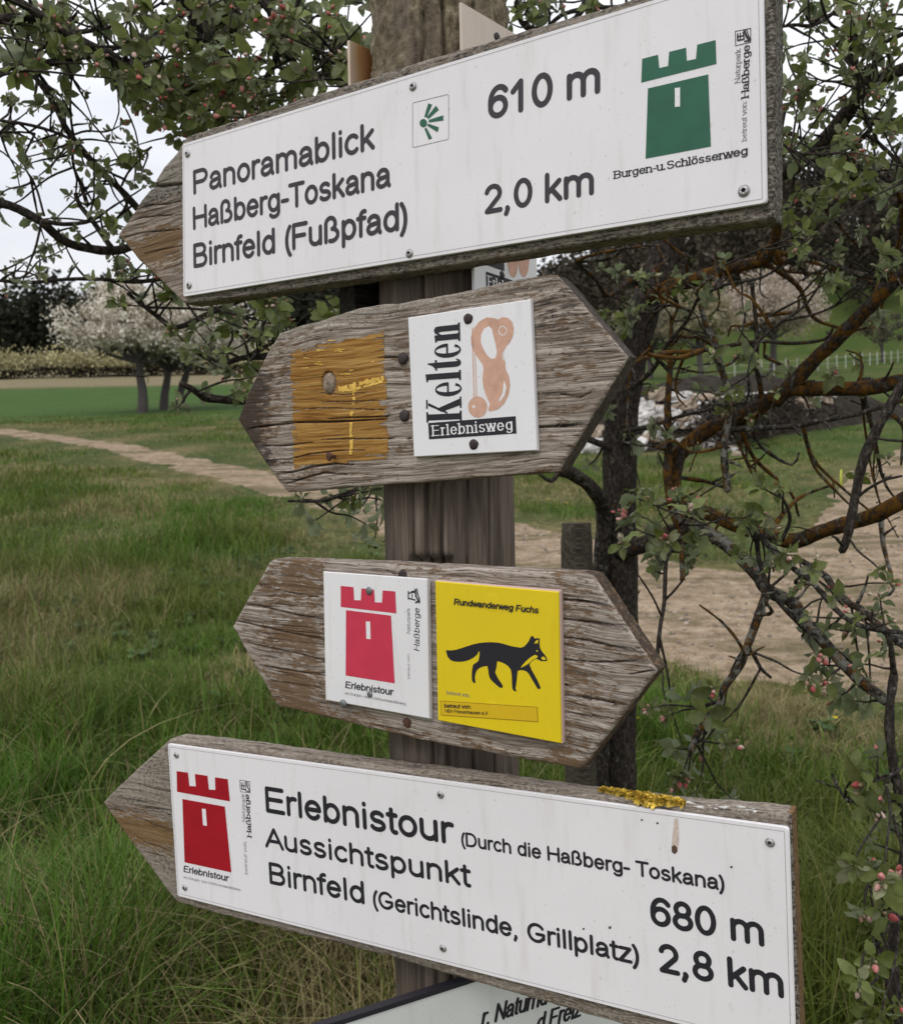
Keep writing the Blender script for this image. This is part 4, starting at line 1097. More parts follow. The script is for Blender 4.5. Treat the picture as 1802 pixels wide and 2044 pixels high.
circ = lambda cx, cy, rx, ry: [(cx + rx * math.cos(t), cy + ry * math.sin(t)) for t in np.linspace(0, 2 * np.pi, 24, endpoint=False)]
bk.add(*flat(circ(U(.585), tw + .022, wd * .08, .018), kz)); bk.add(*flat(circ(U(.76), tw + .045, wd * .11, .036), kz))
bk.obj('brooch_drawing', m_terra, kp2)
dome(fk, Zk(1205, 755)[0], .0055, 0, m_nail, kp2, 'nail', .002, (0, 0), .04)

# information panel on the post under the lowest sign
fi = Frame(-29, 0, 0, .84, PR + .012)
ip = sign_empty('information_panel', fi, 'pale grey panel with black italic words under the lowest arrow sign', 'sign', None)
m_panel = plate_mat('pale_panel_face', (.69, .70, .675), 31, .25)
a_ = fi.uv((925, 1962)); l_ = fi.uv((640, 2064)); 
q_ = [(l_[0] - .35, a_[1]), (a_[0] + .42, a_[1]), (a_[0] + .42, a_[1] - .55), (l_[0] - .35, a_[1] - .55)]
ipl = mesh_obj('panel', *slab(q_, -.008, 0, .001), m_panel, ip)
b = Buf(); n_ = 4
P = np.array(q_); w_ = .006
b.add([(P[0][0] - .002, P[0][1] + .003, -.010), (P[1][0] + .002, P[1][1] + .003, -.010), (P[1][0] + .002, P[1][1] + .003, .0015), (P[0][0] - .002, P[0][1] + .003, .0015), (P[0][0] - .002, P[0][1] - .003, .0015), (P[1][0] + .002, P[1][1] - .003, .0015)], [[0, 1, 2, 3][::-1], [3, 2, 5, 4][::-1]])
b.obj('panel_frame', m_black, ip)
def line_at(word, anchor_char, px, px_top, kw):
    """italic line of the panel, placed so that one of its letters lies where it is seen"""
    p = fi.uv(px); t = fi.uv(px_top); cp = t[1] - p[1]
    i = word.index(anchor_char)
    full = sum(GLY[c][0] for c in word); pre = sum(GLY[c][0] for c in word[:i])
    ln = (full - .2) * cp * kw
    V, F = text_geo(word, ln, cp, .19, .14, shear=.22)
    return mesh_obj('lettering', np.asarray(V) + [p[0] - pre * cp * kw, p[1], .0003], F, m_black, ipl)
line_at('r. Naturnu', 'N', (988, 2041), (984, 2007), .72)
line_at('d Freiz', 'F', (1096, 2052), (1092, 2018), .72)
# ---------------------------------------------------------------- terrain
def smooth(t): t = np.clip(t, 0, 1); return t * t * (3 - 2 * t)
def ground(x, y):
    x = np.asarray(x, float); y = np.asarray(y, float)
    t = y - 1.5
    z = .125 * (np.sqrt(t * t + 1) + t) / 2 + .02 * np.maximum(0, y - 40)
    z = z + .3 * np.clip(y - 85, 0, 70) * smooth((x - 5) / 45)
    amp = np.clip((y - 1) / 12, .25, 1)
    z = z + amp * (.05 * (fbm(x * .3 + 40, y * .3 + 40, 51, 3) - .5) + .05 * (fbm(x * 1.7 + 40, y * 1.7 + 40, 52, 2) - .5))
    return z
TR1 = np.array([(4.6, 3.9, 1.3), (3.6, 4.7, 1.3), (2.7, 5.6, 1.3), (1.66, 6.25, 1.15), (.64, 8.0, .85), (-.84, 11, .56), (-2.7, 13.7, .48), (-7, 20, .46), (-13, 27, .5), (-26, 38, .6)])
TR2 = np.array([(2.7, 5.6, 1.2), (4.1, 7.6, 1.25), (6.2, 12, 1.1), (9.5, 17, 1.0), (16, 24, 1.0)])
def track(x, y):
    """signed distance inside the dirt track (positive inside)"""
    s = np.full(np.shape(x), -9.0)
    for T in (TR1, TR2):
        d, t = seg_dist(x, y, T[:, :2])
        w = np.interp(t * (len(T) - 1), np.arange(len(T)), T[:, 2])
        s = np.maximum(s, w - d)
    return s + .55 * (fbm(x * 1.6 + 9, y * 1.6 + 9, 61, 4) - .5)

G = lambda *c: np.array(c)
ys = np.concatenate([np.linspace(-8, 2, 21)[:-1], 2 + (np.geomspace(1, 700, 330) - 1)])
xs = np.sinh(np.linspace(-6.4, 6.4, 260)) * 1.0
Xg, Yg = np.meshgrid(xs, ys, indexing='ij')
Zg = ground(Xg, Yg)
n1 = fbm(Xg * .9 + 50, Yg * .9 + 50, 71, 4); n2 = fbm(Xg * .22 + 50, Yg * .22 + 50, 72, 3)
mixv = lambda a, b, t: a * (1 - t[..., None]) + b * t[..., None]
cg = mixv(G(.05, .066, .02), G(.13, .11, .05), smooth((n1 - .35) * 2.5))
fld = smooth((Yg - 27 - 2 * n2) / 4) * smooth((62 - Yg + 4 * n2) / 4)
cg = mixv(cg, mixv(G(.042, .084, .020), G(.060, .100, .026), smooth(n1)), fld * smooth((20 - Xg) / 12))
dry = smooth((Yg - 61 - 5 * (n2 - .5)) / 6) * smooth((20 - Xg) / 15)
cg = mixv(cg, G(.20, .165, .10), dry * .85)
rg = smooth((Yg - 12) / 5) * smooth((Xg - 3) / 3)
cg = mixv(cg, mixv(G(.042, .070, .016), G(.075, .092, .026), smooth((n1 - .3) * 2)), rg * .85)
idx = np.arange(Xg.size).reshape(Xg.shape)
Fg = np.stack([idx[:-1, :-1], idx[1:, :-1], idx[1:, 1:], idx[:-1, 1:]], -1).reshape(-1, 4)
m_ground = vcol_mat('meadow_ground', .95, .05, 0, .45, 9)
gob = mesh_obj('meadow', np.stack([Xg, Yg, Zg], -1).reshape(-1, 3), Fg, m_ground, None, True, cg.reshape(-1, 3))
tag(gob, 'green meadow rising away behind the signpost', None, None, 'structure')

# dirt track: its own sheet just above the ground
parts_v, parts_f, off = [], [], 0
for (x0, x1, y0, y1, st) in ((-1.8, 8.5, 2.4, 9.5, .05), (-9, 12, 9.5, 19, .09), (-32, 20, 19, 40, .16)):
    gx = np.arange(x0, x1 + st, st); gy = np.arange(y0, y1 + st * .5, st)
    X, Y = np.meshgrid(gx, gy, indexing='ij')
    m = track(X, Y)
    Zt = ground(X, Y) + .018 * smooth((m + .02) / .12) - .008 + .02 * (fbm(X * 9, Y * 9, 63, 3) - .5)
    keep = (m[:-1, :-1] > -.06) & (m[1:, 1:] > -.06)
    ii = np.arange(X.size).reshape(X.shape)
    F = np.stack([ii[:-1, :-1], ii[1:, :-1], ii[1:, 1:], ii[:-1, 1:]], -1)[keep]
    us, inv = np.unique(F, return_inverse=True)
    parts_v.append(np.stack([X, Y, Zt], -1).reshape(-1, 3)[us]); parts_f.append(inv.reshape(-1, 4) + off); off += len(us)
mt, nt, b = new_mat('sandy_earth'); L = nt.links
ov = objvec(nt)
big = noise(nt, ov, 1.1, 5, .6); mid = noise(nt, ov, 9, 6, .65); fine = noise(nt, ov, 60, 4, .6)
c = ramp(nt, mathn(nt, 'ADD', mathn(nt, 'MULTIPLY', mid, .6), mathn(nt, 'MULTIPLY', fine, .4)), [(.36, (.15, .108, .068)), (.5, (.295, .222, .15)), (.64, (.43, .34, .245))])
rut = noise(nt, objvec(nt, (.55, 1.7, 1)), 1.6, 5, .65)
c = mixc(nt, ramp(nt, rut, [(.50, 0.), (.60, .75)]), c, mixc(nt, fine, (.07, .065, .025), (.15, .125, .07)))
L.new(c, b.inputs['Base Color']); b.inputs['Roughness'].default_value = .95; b.inputs['Specular IOR Level'].default_value = .05
bump(nt, b, mathn(nt, 'ADD', mid, mathn(nt, 'MULTIPLY', fine, .5)), .8, .04)
tro = mesh_obj('dirt_track', np.concatenate(parts_v), np.concatenate(parts_f), mt, None, True)
tag(tro, 'pale sandy dirt track crossing the meadow behind the signpost', None, None, 'structure')
# pebbles on the track
b = Buf(); r_ = np.random.default_rng(8)
oct_v = np.array([(1, 0, 0), (-1, 0, 0), (0, 1, 0), (0, -1, 0), (0, 0, 1), (0, 0, -.5)]); oct_f = [[0, 2, 4], [2, 1, 4], [1, 3, 4], [3, 0, 4], [2, 0, 5], [1, 2, 5], [3, 1, 5], [0, 3, 5]]
px_, py_ = r_.uniform(-1, 6, 9000), r_.uniform(3.2, 11, 9000)
k_ = track(px_, py_) > .05; px_, py_ = px_[k_][:2600], py_[k_][:2600]; pz_ = ground(px_, py_)
for x, y, z in zip(px_, py_, pz_):
    s_ = .006 + .016 * r_.random() ** 3
    v = oct_v * s_ * (.7 + .6 * r_.random((6, 3))) + (x, y, z + .012)
    b.add(v, oct_f, G(.30, .25, .20) * (.5 + r_.random()))
m_vc = vcol_mat('matte_mixed', .9, .1, 0, .2, 60)
tag(b.obj('gravel', m_vc), 'small stones scattered on the dirt track', None, None, 'stuff')

# ---------------------------------------------------------------- grass
def blades(n, ylo, yhi, seg, hmin, hmax, w, seed, clump, trim=.05, dry=0.0):
    r_ = np.random.default_rng(seed)
    m_ = int(n * 2.6)
    y = np.sqrt(r_.uniform(ylo ** 2, yhi ** 2, m_)); x = r_.uniform(-1, 1, m_) * (.60 * y + .35)
    dens = fbm(x * clump + 30, y * clump + 30, seed + 1, 3)
    tk = track(x, y)
    keep = (r_.random(m_) < np.maximum(.3, smooth((dens - .22) * 2.6))) & (tk < trim * r_.random(m_) * 4 - .06 + .5 * (r_.random(m_) < np.where(y > 9.5, .38, .10))) & ~((np.hypot(x - POST[0], y - POST[1]) < .15))
    x, y, tk, dens = x[keep][:n], y[keep][:n], tk[keep][:n], dens[keep][:n]
    n = len(x); z = ground(x, y)
    tall = fbm(x * .8 + 30, y * .8 + 30, seed + 2, 3)
    tuft = smooth((fbm(x * 4.5 + 3, y * 4.5 + 3, seed + 9, 2) - .45) * 4)
    h = (hmin + (hmax - hmin) * r_.random(n)) * (.45 + 1.0 * smooth((tall - .2) * 1.7)) * (.8 + .55 * tuft) * np.clip(.18 + (-tk) * .55, .18, 1)
    right = smooth((x - 1.5) / 2) * smooth((y - 8) / 3); h = h * (1 - .55 * right)
    far_short = smooth((y - 15) / 8); h = h * (1 - .5 * far_short)
    straw = fbm(x * .9 + 70, y * .9 + 70, seed + 3, 4)
    sp = smooth((straw - .45) * 6) * .68 + .09 + .34 * smooth((3.9 - y) / 1.4) * smooth((.6 - x) / 1) + .5 * smooth((tk + .9) / .8)
    ist = r_.random(n) < np.maximum(sp, dry)
    tone = np.clip(r_.random((n, 1)) * .75 + .5 * (fbm(x * 3.1 + 5, y * 3.1 + 5, seed + 8, 3)[:, None] - .3), 0, 1); lush = smooth((fbm(x * .5 + 11, y * .5 + 11, seed + 5, 3) - .3) * 2.2)[:, None]
    gcol = (G(.070, .095, .020) * (1 - lush) + G(.050, .108, .014) * lush) * (1 - tone) + (G(.160, .180, .040) * (1 - lush) + G(.110, .200, .028) * lush) * tone
    scol = G(.33, .265, .155) * (.45 + .8 * r_.random((n, 1)))
    col = np.where(ist[:, None], scol, gcol) * np.array((.97, 1.0, .82))
    h = np.where(ist, h * r_.uniform(.5, 1.15, n), h); ww = w * r_.uniform(.6, 1.35, n) * np.where(ist, .6, 1)
    bend = r_.uniform(.1, .85, n) * np.where(ist, 1.5, 1) + (r_.random(n) < .06) * .9
    az = r_.uniform(0, 2 * np.pi, n); sb = az + r_.uniform(.6, 2.4, n)
    t = np.linspace(0, 1, seg + 1)
    hor = h[:, None] * bend[:, None] * (t ** 1.8)[None]
    ver = h[:, None] * (t[None] - .42 * np.minimum(bend, 1.6)[:, None] * (t ** 2.2)[None])
    cxp = x[:, None] + hor * np.cos(az)[:, None]; cyp = y[:, None] + hor * np.sin(az)[:, None]; czp = z[:, None] - .01 + ver
    wv = ww[:, None] * (1 - t ** 1.6 * .93)[None] * .5
    V = np.empty((n, seg + 1, 2, 3))
    for k, sg in ((0, 1), (1, -1)):
        V[:, :, k, 0] = cxp + sg * wv * np.cos(sb)[:, None]; V[:, :, k, 1] = cyp + sg * wv * np.sin(sb)[:, None]; V[:, :, k, 2] = czp
    base = np.arange(n)[:, None] * (2 * (seg + 1)) + (2 * np.arange(seg))[None]
    F = np.stack([base, base + 1, base + 3, base + 2], -1).reshape(-1, 4)
    C = np.repeat(col, 2 * (seg + 1), 0)
    return V.reshape(-1, 3), F, C
gv, gf, gc, off = [], [], [], 0
for args in ((56000, 2.0, 4.6, 5, .10, .36, .0062, 101, 1.6), (70000, 4.6, 8, 4, .09, .30, .0062, 102, 1.5), (72000, 8, 15, 3, .08, .26, .010, 103, 1.2), (72000, 15, 34, 2, .08, .22, .022, 104, .8), (1300, 2.0, 6.5, 7, .18, .42, .0055, 105, 1.1, .05, .8), (3500, 2.0, 5.0, 6, .12, .30, .0105, 106, 1.1)):
    v, f, c = blades(*args)
    gv.append(v); gf.append(f + off); gc.append(c); off += len(v)
m_grass = vcol_mat('grass_blades', .6, .2, .22, .2, 3)
gro = mesh_obj('grass', np.concatenate(gv), np.concatenate(gf), m_grass, None, True, np.concatenate(gc))
tag(gro, 'long green and straw coloured meadow grass', None, None, 'stuff')
# ---------------------------------------------------------------- branches and foliage
def catmull(P, Rr, step):
    P = np.asarray(P, float); Rr = np.asarray(Rr, float)
    if len(P) == 2: P = np.array([P[0], (P[0] + P[1]) / 2, P[1]]); Rr = np.array([Rr[0], Rr.mean(), Rr[1]])
    Q = np.vstack([2 * P[0] - P[1], P, 2 * P[-1] - P[-2]])
    o, ro = [], []
    for i in range(len(P) - 1):
        p0, p1, p2, p3 = Q[i:i + 4]
        n = max(2, int(np.linalg.norm(p2 - p1) / step))
        for k in range(n):
            t = k / n
            o.append(.5 * (2 * p1 + (p2 - p0) * t + (2 * p0 - 5 * p1 + 4 * p2 - p3) * t * t + (3 * p1 - p0 - 3 * p2 + p3) * t ** 3))
            ro.append(Rr[i] * (1 - t) + Rr[i + 1] * t)
    o.append(P[-1]); ro.append(Rr[-1])
    return np.array(o), np.array(ro)

def tube(P, Rr, n=8, seed=0, knob=.12):
    """skin of a branch: rings along the path, uneven radius, closed tip"""
    P = np.asarray(P); m = len(P)
    T = np.gradient(P, axis=0); T /= np.maximum(np.linalg.norm(T, axis=1)[:, None], 1e-9)
    a = np.array([0, 0, 1.]) if abs(T[0][2]) < .9 else np.array([1., 0, 0])
    Nn = []
    v = np.cross(T[0], a); v /= np.linalg.norm(v)
    for i in range(m):
        v = v - T[i] * (v @ T[i]); v /= max(np.linalg.norm(v), 1e-9); Nn.append(v.copy())
    Nn = np.array(Nn); Bn = np.cross(T, Nn)
    th_ = np.linspace(0, 2 * np.pi, n, endpoint=False)
    s_ = np.concatenate([[0], np.cumsum(np.linalg.norm(np.diff(P, axis=0), axis=1))])
    sc = 1 / np.maximum(Rr.mean(), .002)
    k = 1 + knob * 2 * (fbm(s_[:, None] * sc * .6 + seed, th_[None] * .9 + s_[:, None] * 0, seed + 7, 3) - .5) + knob * .9 * 2 * (fbm(s_[:, None] * sc * .25, s_[:, None] * 0 + 5 + 0 * th_[None], seed + 3, 2) - .5)
    rr = Rr[:, None] * k
    V = P[:, None] + Nn[:, None] * (rr * np.cos(th_))[..., None] + Bn[:, None] * (rr * np.sin(th_))[..., None]
    V = np.concatenate([V.reshape(-1, 3), P[-1:] + T[-1:] * Rr[-1] * .7, P[:1]])
    idx = np.arange(m * n).reshape(m, n)
    nx = np.roll(idx, -1, 1)
    F = [list(q) for q in np.stack([idx[:-1], nx[:-1], nx[1:], idx[1:]], -1).reshape(-1, 4)]
    for q in range(n):
        F.append([m * n - n + q, m * n - n + (q + 1) % n, m * n]); F.append([(q + 1) % n, q, m * n + 1])
    return V, F

m_bark, nt, b = new_mat('apple_bark'); L = nt.links
ov = objvec(nt)
bn = noise(nt, objvec(nt, (1, 1, .6)), 120, 6, .65)
c = ramp(nt, bn, [(.34, (.014, .0115, .010)), (.52, (.043, .035, .029)), (.68, (.105, .088, .073))])
tint = attr(nt, 'Tint'); sp = nt.nodes.new('ShaderNodeSeparateColor'); L.new(tint.outputs['Color'], sp.inputs[0])
l1 = noise(nt, ov, 44, 8, .75)
om = ramp(nt, mathn(nt, 'ADD', l1, mathn(nt, 'MULTIPLY', sp.outputs[0], .24)), [(.655, 0.), (.735, 1.)])
l2 = noise(nt, objvec(nt, (1, 1, 1), (5, 3, 1)), 48, 6, .72)
gm = ramp(nt, mathn(nt, 'ADD', l2, mathn(nt, 'MULTIPLY', sp.outputs[1], .26)), [(.66, 0.), (.72, .9)])
fz = noise(nt, ov, 330, 4, .65)
c = mixc(nt, gm, c, mixc(nt, fz, (.10, .10, .085), (.36, .35, .30)))
c = mixc(nt, mathn(nt, 'MULTIPLY', om, .92), c, mixc(nt, fz, (.05, .024, .006), (.29, .135, .02)))
L.new(c, b.inputs['Base Color']); b.inputs['Roughness'].default_value = .9; b.inputs['Specular IOR Level'].default_value = .12
bump(nt, b, mathn(nt, 'ADD', bn, mathn(nt, 'MULTIPLY', mathn(nt, 'MULTIPLY', fz, mathn(nt, 'MAXIMUM', om, gm)), 1.4)), .9, .006)
m_leaf = vcol_mat('apple_leaf', .5, .35, .38, .2, 90, (.20, .235, .145))
m_bud = vcol_mat('apple_bud', .55, .3, .12, .12, 300)

ar = np.random.default_rng(42)
LT = np.array([-.42, 0, .1, .28, .5, .72, .9, 1.0]); LW = np.array([.02, .03, .15, .27, .30, .235, .11, .0])
class Leaves:
    def __init__(s): s.v, s.c, s.n = [], [], 0
    def add(s, p, d, up, size, col, curl, fold):
        d = d / np.linalg.norm(d)
        side = np.cross(d, up); ln = np.linalg.norm(side)
        side = side / ln if ln > 1e-6 else np.cross(d, (1, .3, .2)); side /= np.linalg.norm(side)
        nrm = np.cross(side, d)
        wv = LW * (1 + .22 * (ar.random(8) - .5)); wv2 = LW * (1 + .22 * (ar.random(8) - .5))
        ztw = .22 * np.sin(LT * 9 + ar.random() * 6) * (LT > 0)
        mid = LT[:, None] * d - (curl * np.maximum(LT, 0) ** 2)[:, None] * nrm
        a_ = mid + wv[:, None] * side + (fold * wv + .35 * ztw * (wv > .05))[:, None] * nrm
        b_ = mid - wv2[:, None] * side + (fold * wv2 - .35 * ztw * (wv2 > .05))[:, None] * nrm
        V = np.stack([a_, mid, b_], 1) * size + p
        s.v.append(V.reshape(-1, 3)); s.c.append(np.broadcast_to(col, (24, 3))); s.n += 1
    def obj(s, name, mat, parent):
        base = np.arange(s.n)[:, None, None] * 24 + (np.arange(7) * 3)[None, :, None] + np.arange(2)[None, None]
        F = np.stack([base, base + 3, base + 4, base + 1], -1).reshape(-1, 4)
        return mesh_obj(name, np.concatenate(s.v), F, mat, parent, True, np.concatenate(s.c))

def rvec(): v = ar.normal(size=3); return v / np.linalg.norm(v)
BU = [(math.cos(k * math.pi / 4), math.sin(k * math.pi / 4)) for k in range(8)]
def bud(bf, p, d, size, col, stalk):
    """flower bud on a stalk: stem, green cup and five overlapping petals closed to an egg"""
    d = d / np.linalg.norm(d); a = np.cross(d, (.3, .2, .9)); a /= np.linalg.norm(a); c = np.cross(d, a)
    q = p + d * stalk + np.array([0, 0, -.1 * stalk])
    P, Rr = np.array([p, (p + q) / 2 + np.array([0, 0, .002]), q]), np.array([.0009, .0009, .0012])
    V, F = tube(P, Rr, 5, 1, 0); bf.add(V, F, (.14, .14, .07))
    prof = [(-.3, .3, 0), (.0, .6, 0), (.35, .76, 0), (.37, .82, 1), (.9, 1.0, 1), (1.5, .9, 1), (2.2, .58, 1), (2.75, .14, 1)]
    V, C = [], []
    tw = ar.random() * 6
    for (h_, r_, k_) in prof:
        for j, (x, y) in enumerate(BU):
            rr = size * r_ * (1 + (.09 * math.cos(2.5 * (j * math.pi / 4) + tw) if k_ else 0))
            V.append(q + d * size * h_ + a * rr * x + c * rr * y)
            C.append((np.array(col) * (.82 + .3 * ((j * 3 + 1) % 5) / 4)) if k_ else np.array((.13, .15, .06)))
    F = [[i * 8 + j, i * 8 + (j + 1) % 8, (i + 1) * 8 + (j + 1) % 8, (i + 1) * 8 + j] for i in range(len(prof) - 1) for j in range(8)]
    F.append([56 + j for j in range(8)])
    o = bf.n
    bf.add(V, F, (0, 0, 0)); bf.c[-1] = np.array(C)
    for j in range(5):
        t = j * 2 * math.pi / 5 + tw; e = a * math.cos(t) + c * math.sin(t); s2 = -a * math.sin(t) + c * math.cos(t)
        b0 = q + e * size * .7; bf.add([b0 + s2 * size * .25, b0 - s2 * size * .25, b0 + e * size * .55 + d * size * .75], [[0, 1, 2]], (.17, .18, .08))

class Tree:
    def __init__(s): s.leaves = Leaves(); s.pts, s.rad, s.buds, s.twigs = [], [], [], Buf(); s.twig_t = []
TREE = Tree()
PINKS = [(.46, .12, .11), (.56, .22, .20), (.60, .32, .28), (.40, .08, .08), (.66, .46, .40)]
def cluster(p, axis, size, nleaf=7, nbud=3, young=.3, bk=1.0):
    """rosette at a spur tip: leaves around, flower buds in the middle"""
    axis = axis / np.linalg.norm(axis)
    a = np.cross(axis, rvec()); a /= np.linalg.norm(a); c = np.cross(axis, a)
    ph = ar.random() * 6
    for k in range(nleaf):
        t = ph + k * 2.4; el = ar.uniform(-.15, 1.1)
        d = (a * math.cos(t) + c * math.sin(t)) * math.cos(el) + axis * math.sin(el)
        d = d + np.array([0, 0, -.18])
        yg = ar.random() < young
        col = np.array((.15, .185, .06)) * (.55 + .95 * ar.random()) + np.array((.03, .02, .005)) * ar.random()
        if yg: col = np.array((.29, .295, .17)) * (.55 + .75 * ar.random())
        elif ar.random() < .1: col = np.array((.12, .15, .03))
        sz = size * ar.uniform(.45, 1.1) * (.62 if yg else 1)
        TREE.leaves.add(p + d * .15 * size, d, axis + .45 * rvec(), sz, col, ar.uniform(-.1, .5), ar.uniform(.05, .75))
    if nbud:
        bf = Buf()
        for k in range(nbud):
            d = axis + .5 * rvec()
            col = PINKS[int(ar.integers(0, 5))]; bs = ar.uniform(.0023, .0040) * bk
            if ar.random() < .42: col = ((.24, .22, .12), (.30, .20, .13))[int(ar.integers(0, 2))]; bs *= .72
            bud(bf, p, d, bs * size / .036, col, ar.uniform(.010, .024) * size / .036)
        TREE.buds.append((np.concatenate(bf.v), bf.f, np.concatenate(bf.c), p))

def twig(p, q, r0, r1, lich=(.1, .25), sag=.05):
    p, q = np.asarray(p), np.asarray(q); L_ = np.linalg.norm(q - p)
    m1 = p + (q - p) * .35 + rvec() * L_ * sag; m2 = p + (q - p) * .7 + rvec() * L_ * sag
    P, Rr = catmull([p, m1, m2, q], [r0, r0 * .8 + r1 * .2, r0 * .4 + r1 * .6, r1], max(.012, L_ / 12))
    V, F = tube(P, Rr, 6, int(ar.integers(0, 99)), .2)
    TREE.twigs.add(V, F); TREE.twig_t.append(np.broadcast_to((lich[0], lich[1], 0), (len(V), 3)))
    return q - m2

atree = tag(empty('apple_tree'), 'gnarled budding apple tree with dark trunk and orange lichened branches behind the signpost', 'tree')
def branch(name, pts, d0, *a, **k):
    return limb(name, pts, d0, None, *a, **k) if not np.isscalar(d0) else limb(name, pts, d0, *a, **k)
def limb(name, pts, d0, d1, w0, w1, lich=.3, grey=.3, leaf=0.0, size=.036, young=.3, bare=0.0, nb=3, spur=(.03, .10), n=10, knob=.16):
    """limb through measured points; depth runs d0..d1, width in measured units w0..w1; leaf = rosettes per metre, bare = bare side spurs per metre"""
    m = len(pts); dd = np.linspace(d0, d1, m) if np.isscalar(d0) else d0
    P = np.array([at(x, y, d) for (x, y), d in zip(pts, dd)])
    Rr = np.array([.5 * (w0 + (w1 - w0) * i / (m - 1)) * dd[i] / FOC for i in range(m)])
    out = lambda q: q[0] < -5 or q[0] > 1807 or q[1] < -5
    def grow(P, Rr):
        # limbs that leave the picture go on and taper to a tip
        d = P[-1] - P[-2]; d = d / np.linalg.norm(d); L_ = 25 * Rr[-1] + .12
        return np.vstack([P, P[-1] + d * L_ * .5 + rvec() * .03, P[-1] + d * L_ + np.array([0, 0, .05]) + rvec() * .05]), np.append(Rr, [Rr[-1] * .65, .0022])
    if out(pts[-1]): P, Rr = grow(P, Rr)
    if out(pts[0]): P, Rr = grow(P[::-1], Rr[::-1]); P, Rr = P[::-1], Rr[::-1]
    Q, Rq = catmull(P, Rr, .012)
    V, F = tube(Q, Rq, n, len(TREE.pts) * 3 + 1, knob)
    o = mesh_obj(name, V, F, m_bark, atree, True, attrs={'Tint': np.broadcast_to((lich, grey, 0), (len(V), 3))})
    TREE.pts.append(Q); TREE.rad.append(Rq)
    L_ = np.sum(np.linalg.norm(np.diff(Q, axis=0), axis=1))
    T = np.gradient(Q, axis=0); T /= np.linalg.norm(T, axis=1)[:, None]
    for kind, dens in (('l', leaf), ('b', bare)):
        for _ in range(int(ar.poisson(dens * L_))):
            i = int(ar.integers(0, len(Q)))
            d = rvec(); d = d - T[i] * (d @ T[i]) * .6 + np.array([0, 0, .25]); d /= np.linalg.norm(d)
            ln = ar.uniform(*spur) * (.8 if kind == 'b' else 1)
            q = Q[i] + d * (Rq[i] * .6 + ln)
            ax = twig(Q[i] + d * Rq[i] * .4, q, min(.0036, Rq[i] * .6), .0018, (lich * .8, grey), .06)
            if kind == 'l': cluster(q, ax + .2 * rvec(), size * ar.uniform(.75, 1.2), int(ar.integers(5, 10)), (int(ar.integers(1, nb + 2)) if ar.random() < .55 and nb else 0), young)
    return Q

def fill(poly, n, d0, d1, size, nb=3, young=.3, nl=(5, 10), maxd=.35, pbud=.55, bk=1.0):
    """rosettes inside a measured outline, each on a twig from the nearest limb"""
    poly = np.array(poly, float); lo, hi = poly.min(0), poly.max(0); allp = np.concatenate(TREE.pts); k = 0; tries = 0
    while k < n and tries < n * 30:
        tries += 1
        x, y = ar.uniform(lo, hi); ins = False
        for i in range(len(poly)):
            (xa, ya), (xb, yb) = poly[i], poly[i - 1]
            if (ya > y) != (yb > y) and x < (xb - xa) * (y - ya) / (yb - ya) + xa: ins = not ins
        if not ins: continue
        q = at(x, y, ar.uniform(d0, d1))
        ds = np.linalg.norm(allp - q, axis=1); j = int(ds.argmin())
        if ds[j] > maxd: continue
        near = np.flatnonzero(ds < ds[j] * 1.45 + .035); j = int(ar.choice(near))
        k += 1
        ax = twig(allp[j], q, .0026, .0013, (.05, .25), .05) if ds[j] > .02 else rvec()
        cluster(q, ax + .3 * rvec() * np.linalg.norm(ax), size * ar.uniform(.7, 1.2), int(ar.integers(*nl)), (int(ar.integers(1, nb + 2)) if nb and ar.random() < pbud else 0), young, bk)

# --- trunk: forks behind the two upper signs
branch('trunk', [(1226, 2085), (1228, 1800), (1232, 1540), (1238, 1250), (1236, 1000), (1240, 850), (1257, 720), (1285, 620), (1318, 530), (1345, 440), (1375, 330)], 2.55, 2.5, 82, 48, .18, .22, 0, bare=3, n=16, knob=.10)
branch('trunk', [(1196, 2070), (1197, 1700), (1198, 1400), (1199, 1150), (1206, 1030), (1190, 985), (1150, 950), (1118, 938)], [2.5, 2.5, 2.5, 2.5, 2.48, 2.42, 2.36, 2.32], 40, 26, .25, .45, 0, n=12)
branch('branch', [(1345, 440), (1240, 300), (1050, 230), (800, 260), (620, 290), (520, 250), (495, 187), (460, 128), (433, 90), (383, 73), (333, 73), (283, 82)], [2.5, 2.45, 2.35, 2.2, 2.1, 2.05, 2.0, 1.98, 1.95, 1.93, 1.9, 1.9], 44, 14, .05, .2, 16, young=.35, n=12)
branch('branch', [(1300, 590), (1311, 584), (1387, 558), (1463, 533), (1518, 520), (1542, 490), (1550, 458), (1545, 420)], 2.45, 2.2, 30, 17, .85, .3, 2, bare=10)
branch('branch', [(1375, 330), (1480, 360), (1566, 340), (1601, 317), (1645, 283), (1684, 233), (1714, 193), (1761, 157), (1802, 137), (1900, 110)], 2.5, 2.0, 40, 24, .1, .2, 10, young=.35, n=12)
branch('branch', [(1714, 193), (1704, 133), (1704, 93), (1701, 50), (1694, 0), (1690, -60)], 2.1, 2.0, 22, 17, .05, .2, 12)
branch('branch', [(1900, 238), (1802, 240), (1751, 240), (1728, 267), (1700, 300)], 2.0, 2.15, 12, 6, .1, .2, 12, young=.4)
branch('branch', [(1850, 40), (1802, 67), (1768, 83), (1721, 120), (1690, 160)], 1.9, 2.05, 10, 5, .05, .2, 14, young=.4)
branch('branch', [(1840, 345), (1802, 330), (1764, 295), (1730, 270), (1694, 283), (1661, 300), (1631, 303), (1590, 270)], 1.9, 2.1, 9, 6, .1, .2, 14)
branch('branch', [(1850, 575), (1802, 560), (1708, 546), (1649, 520), (1601, 500), (1570, 480)], 1.95, 2.15, 14, 10, .45, .5, 3, bare=6)
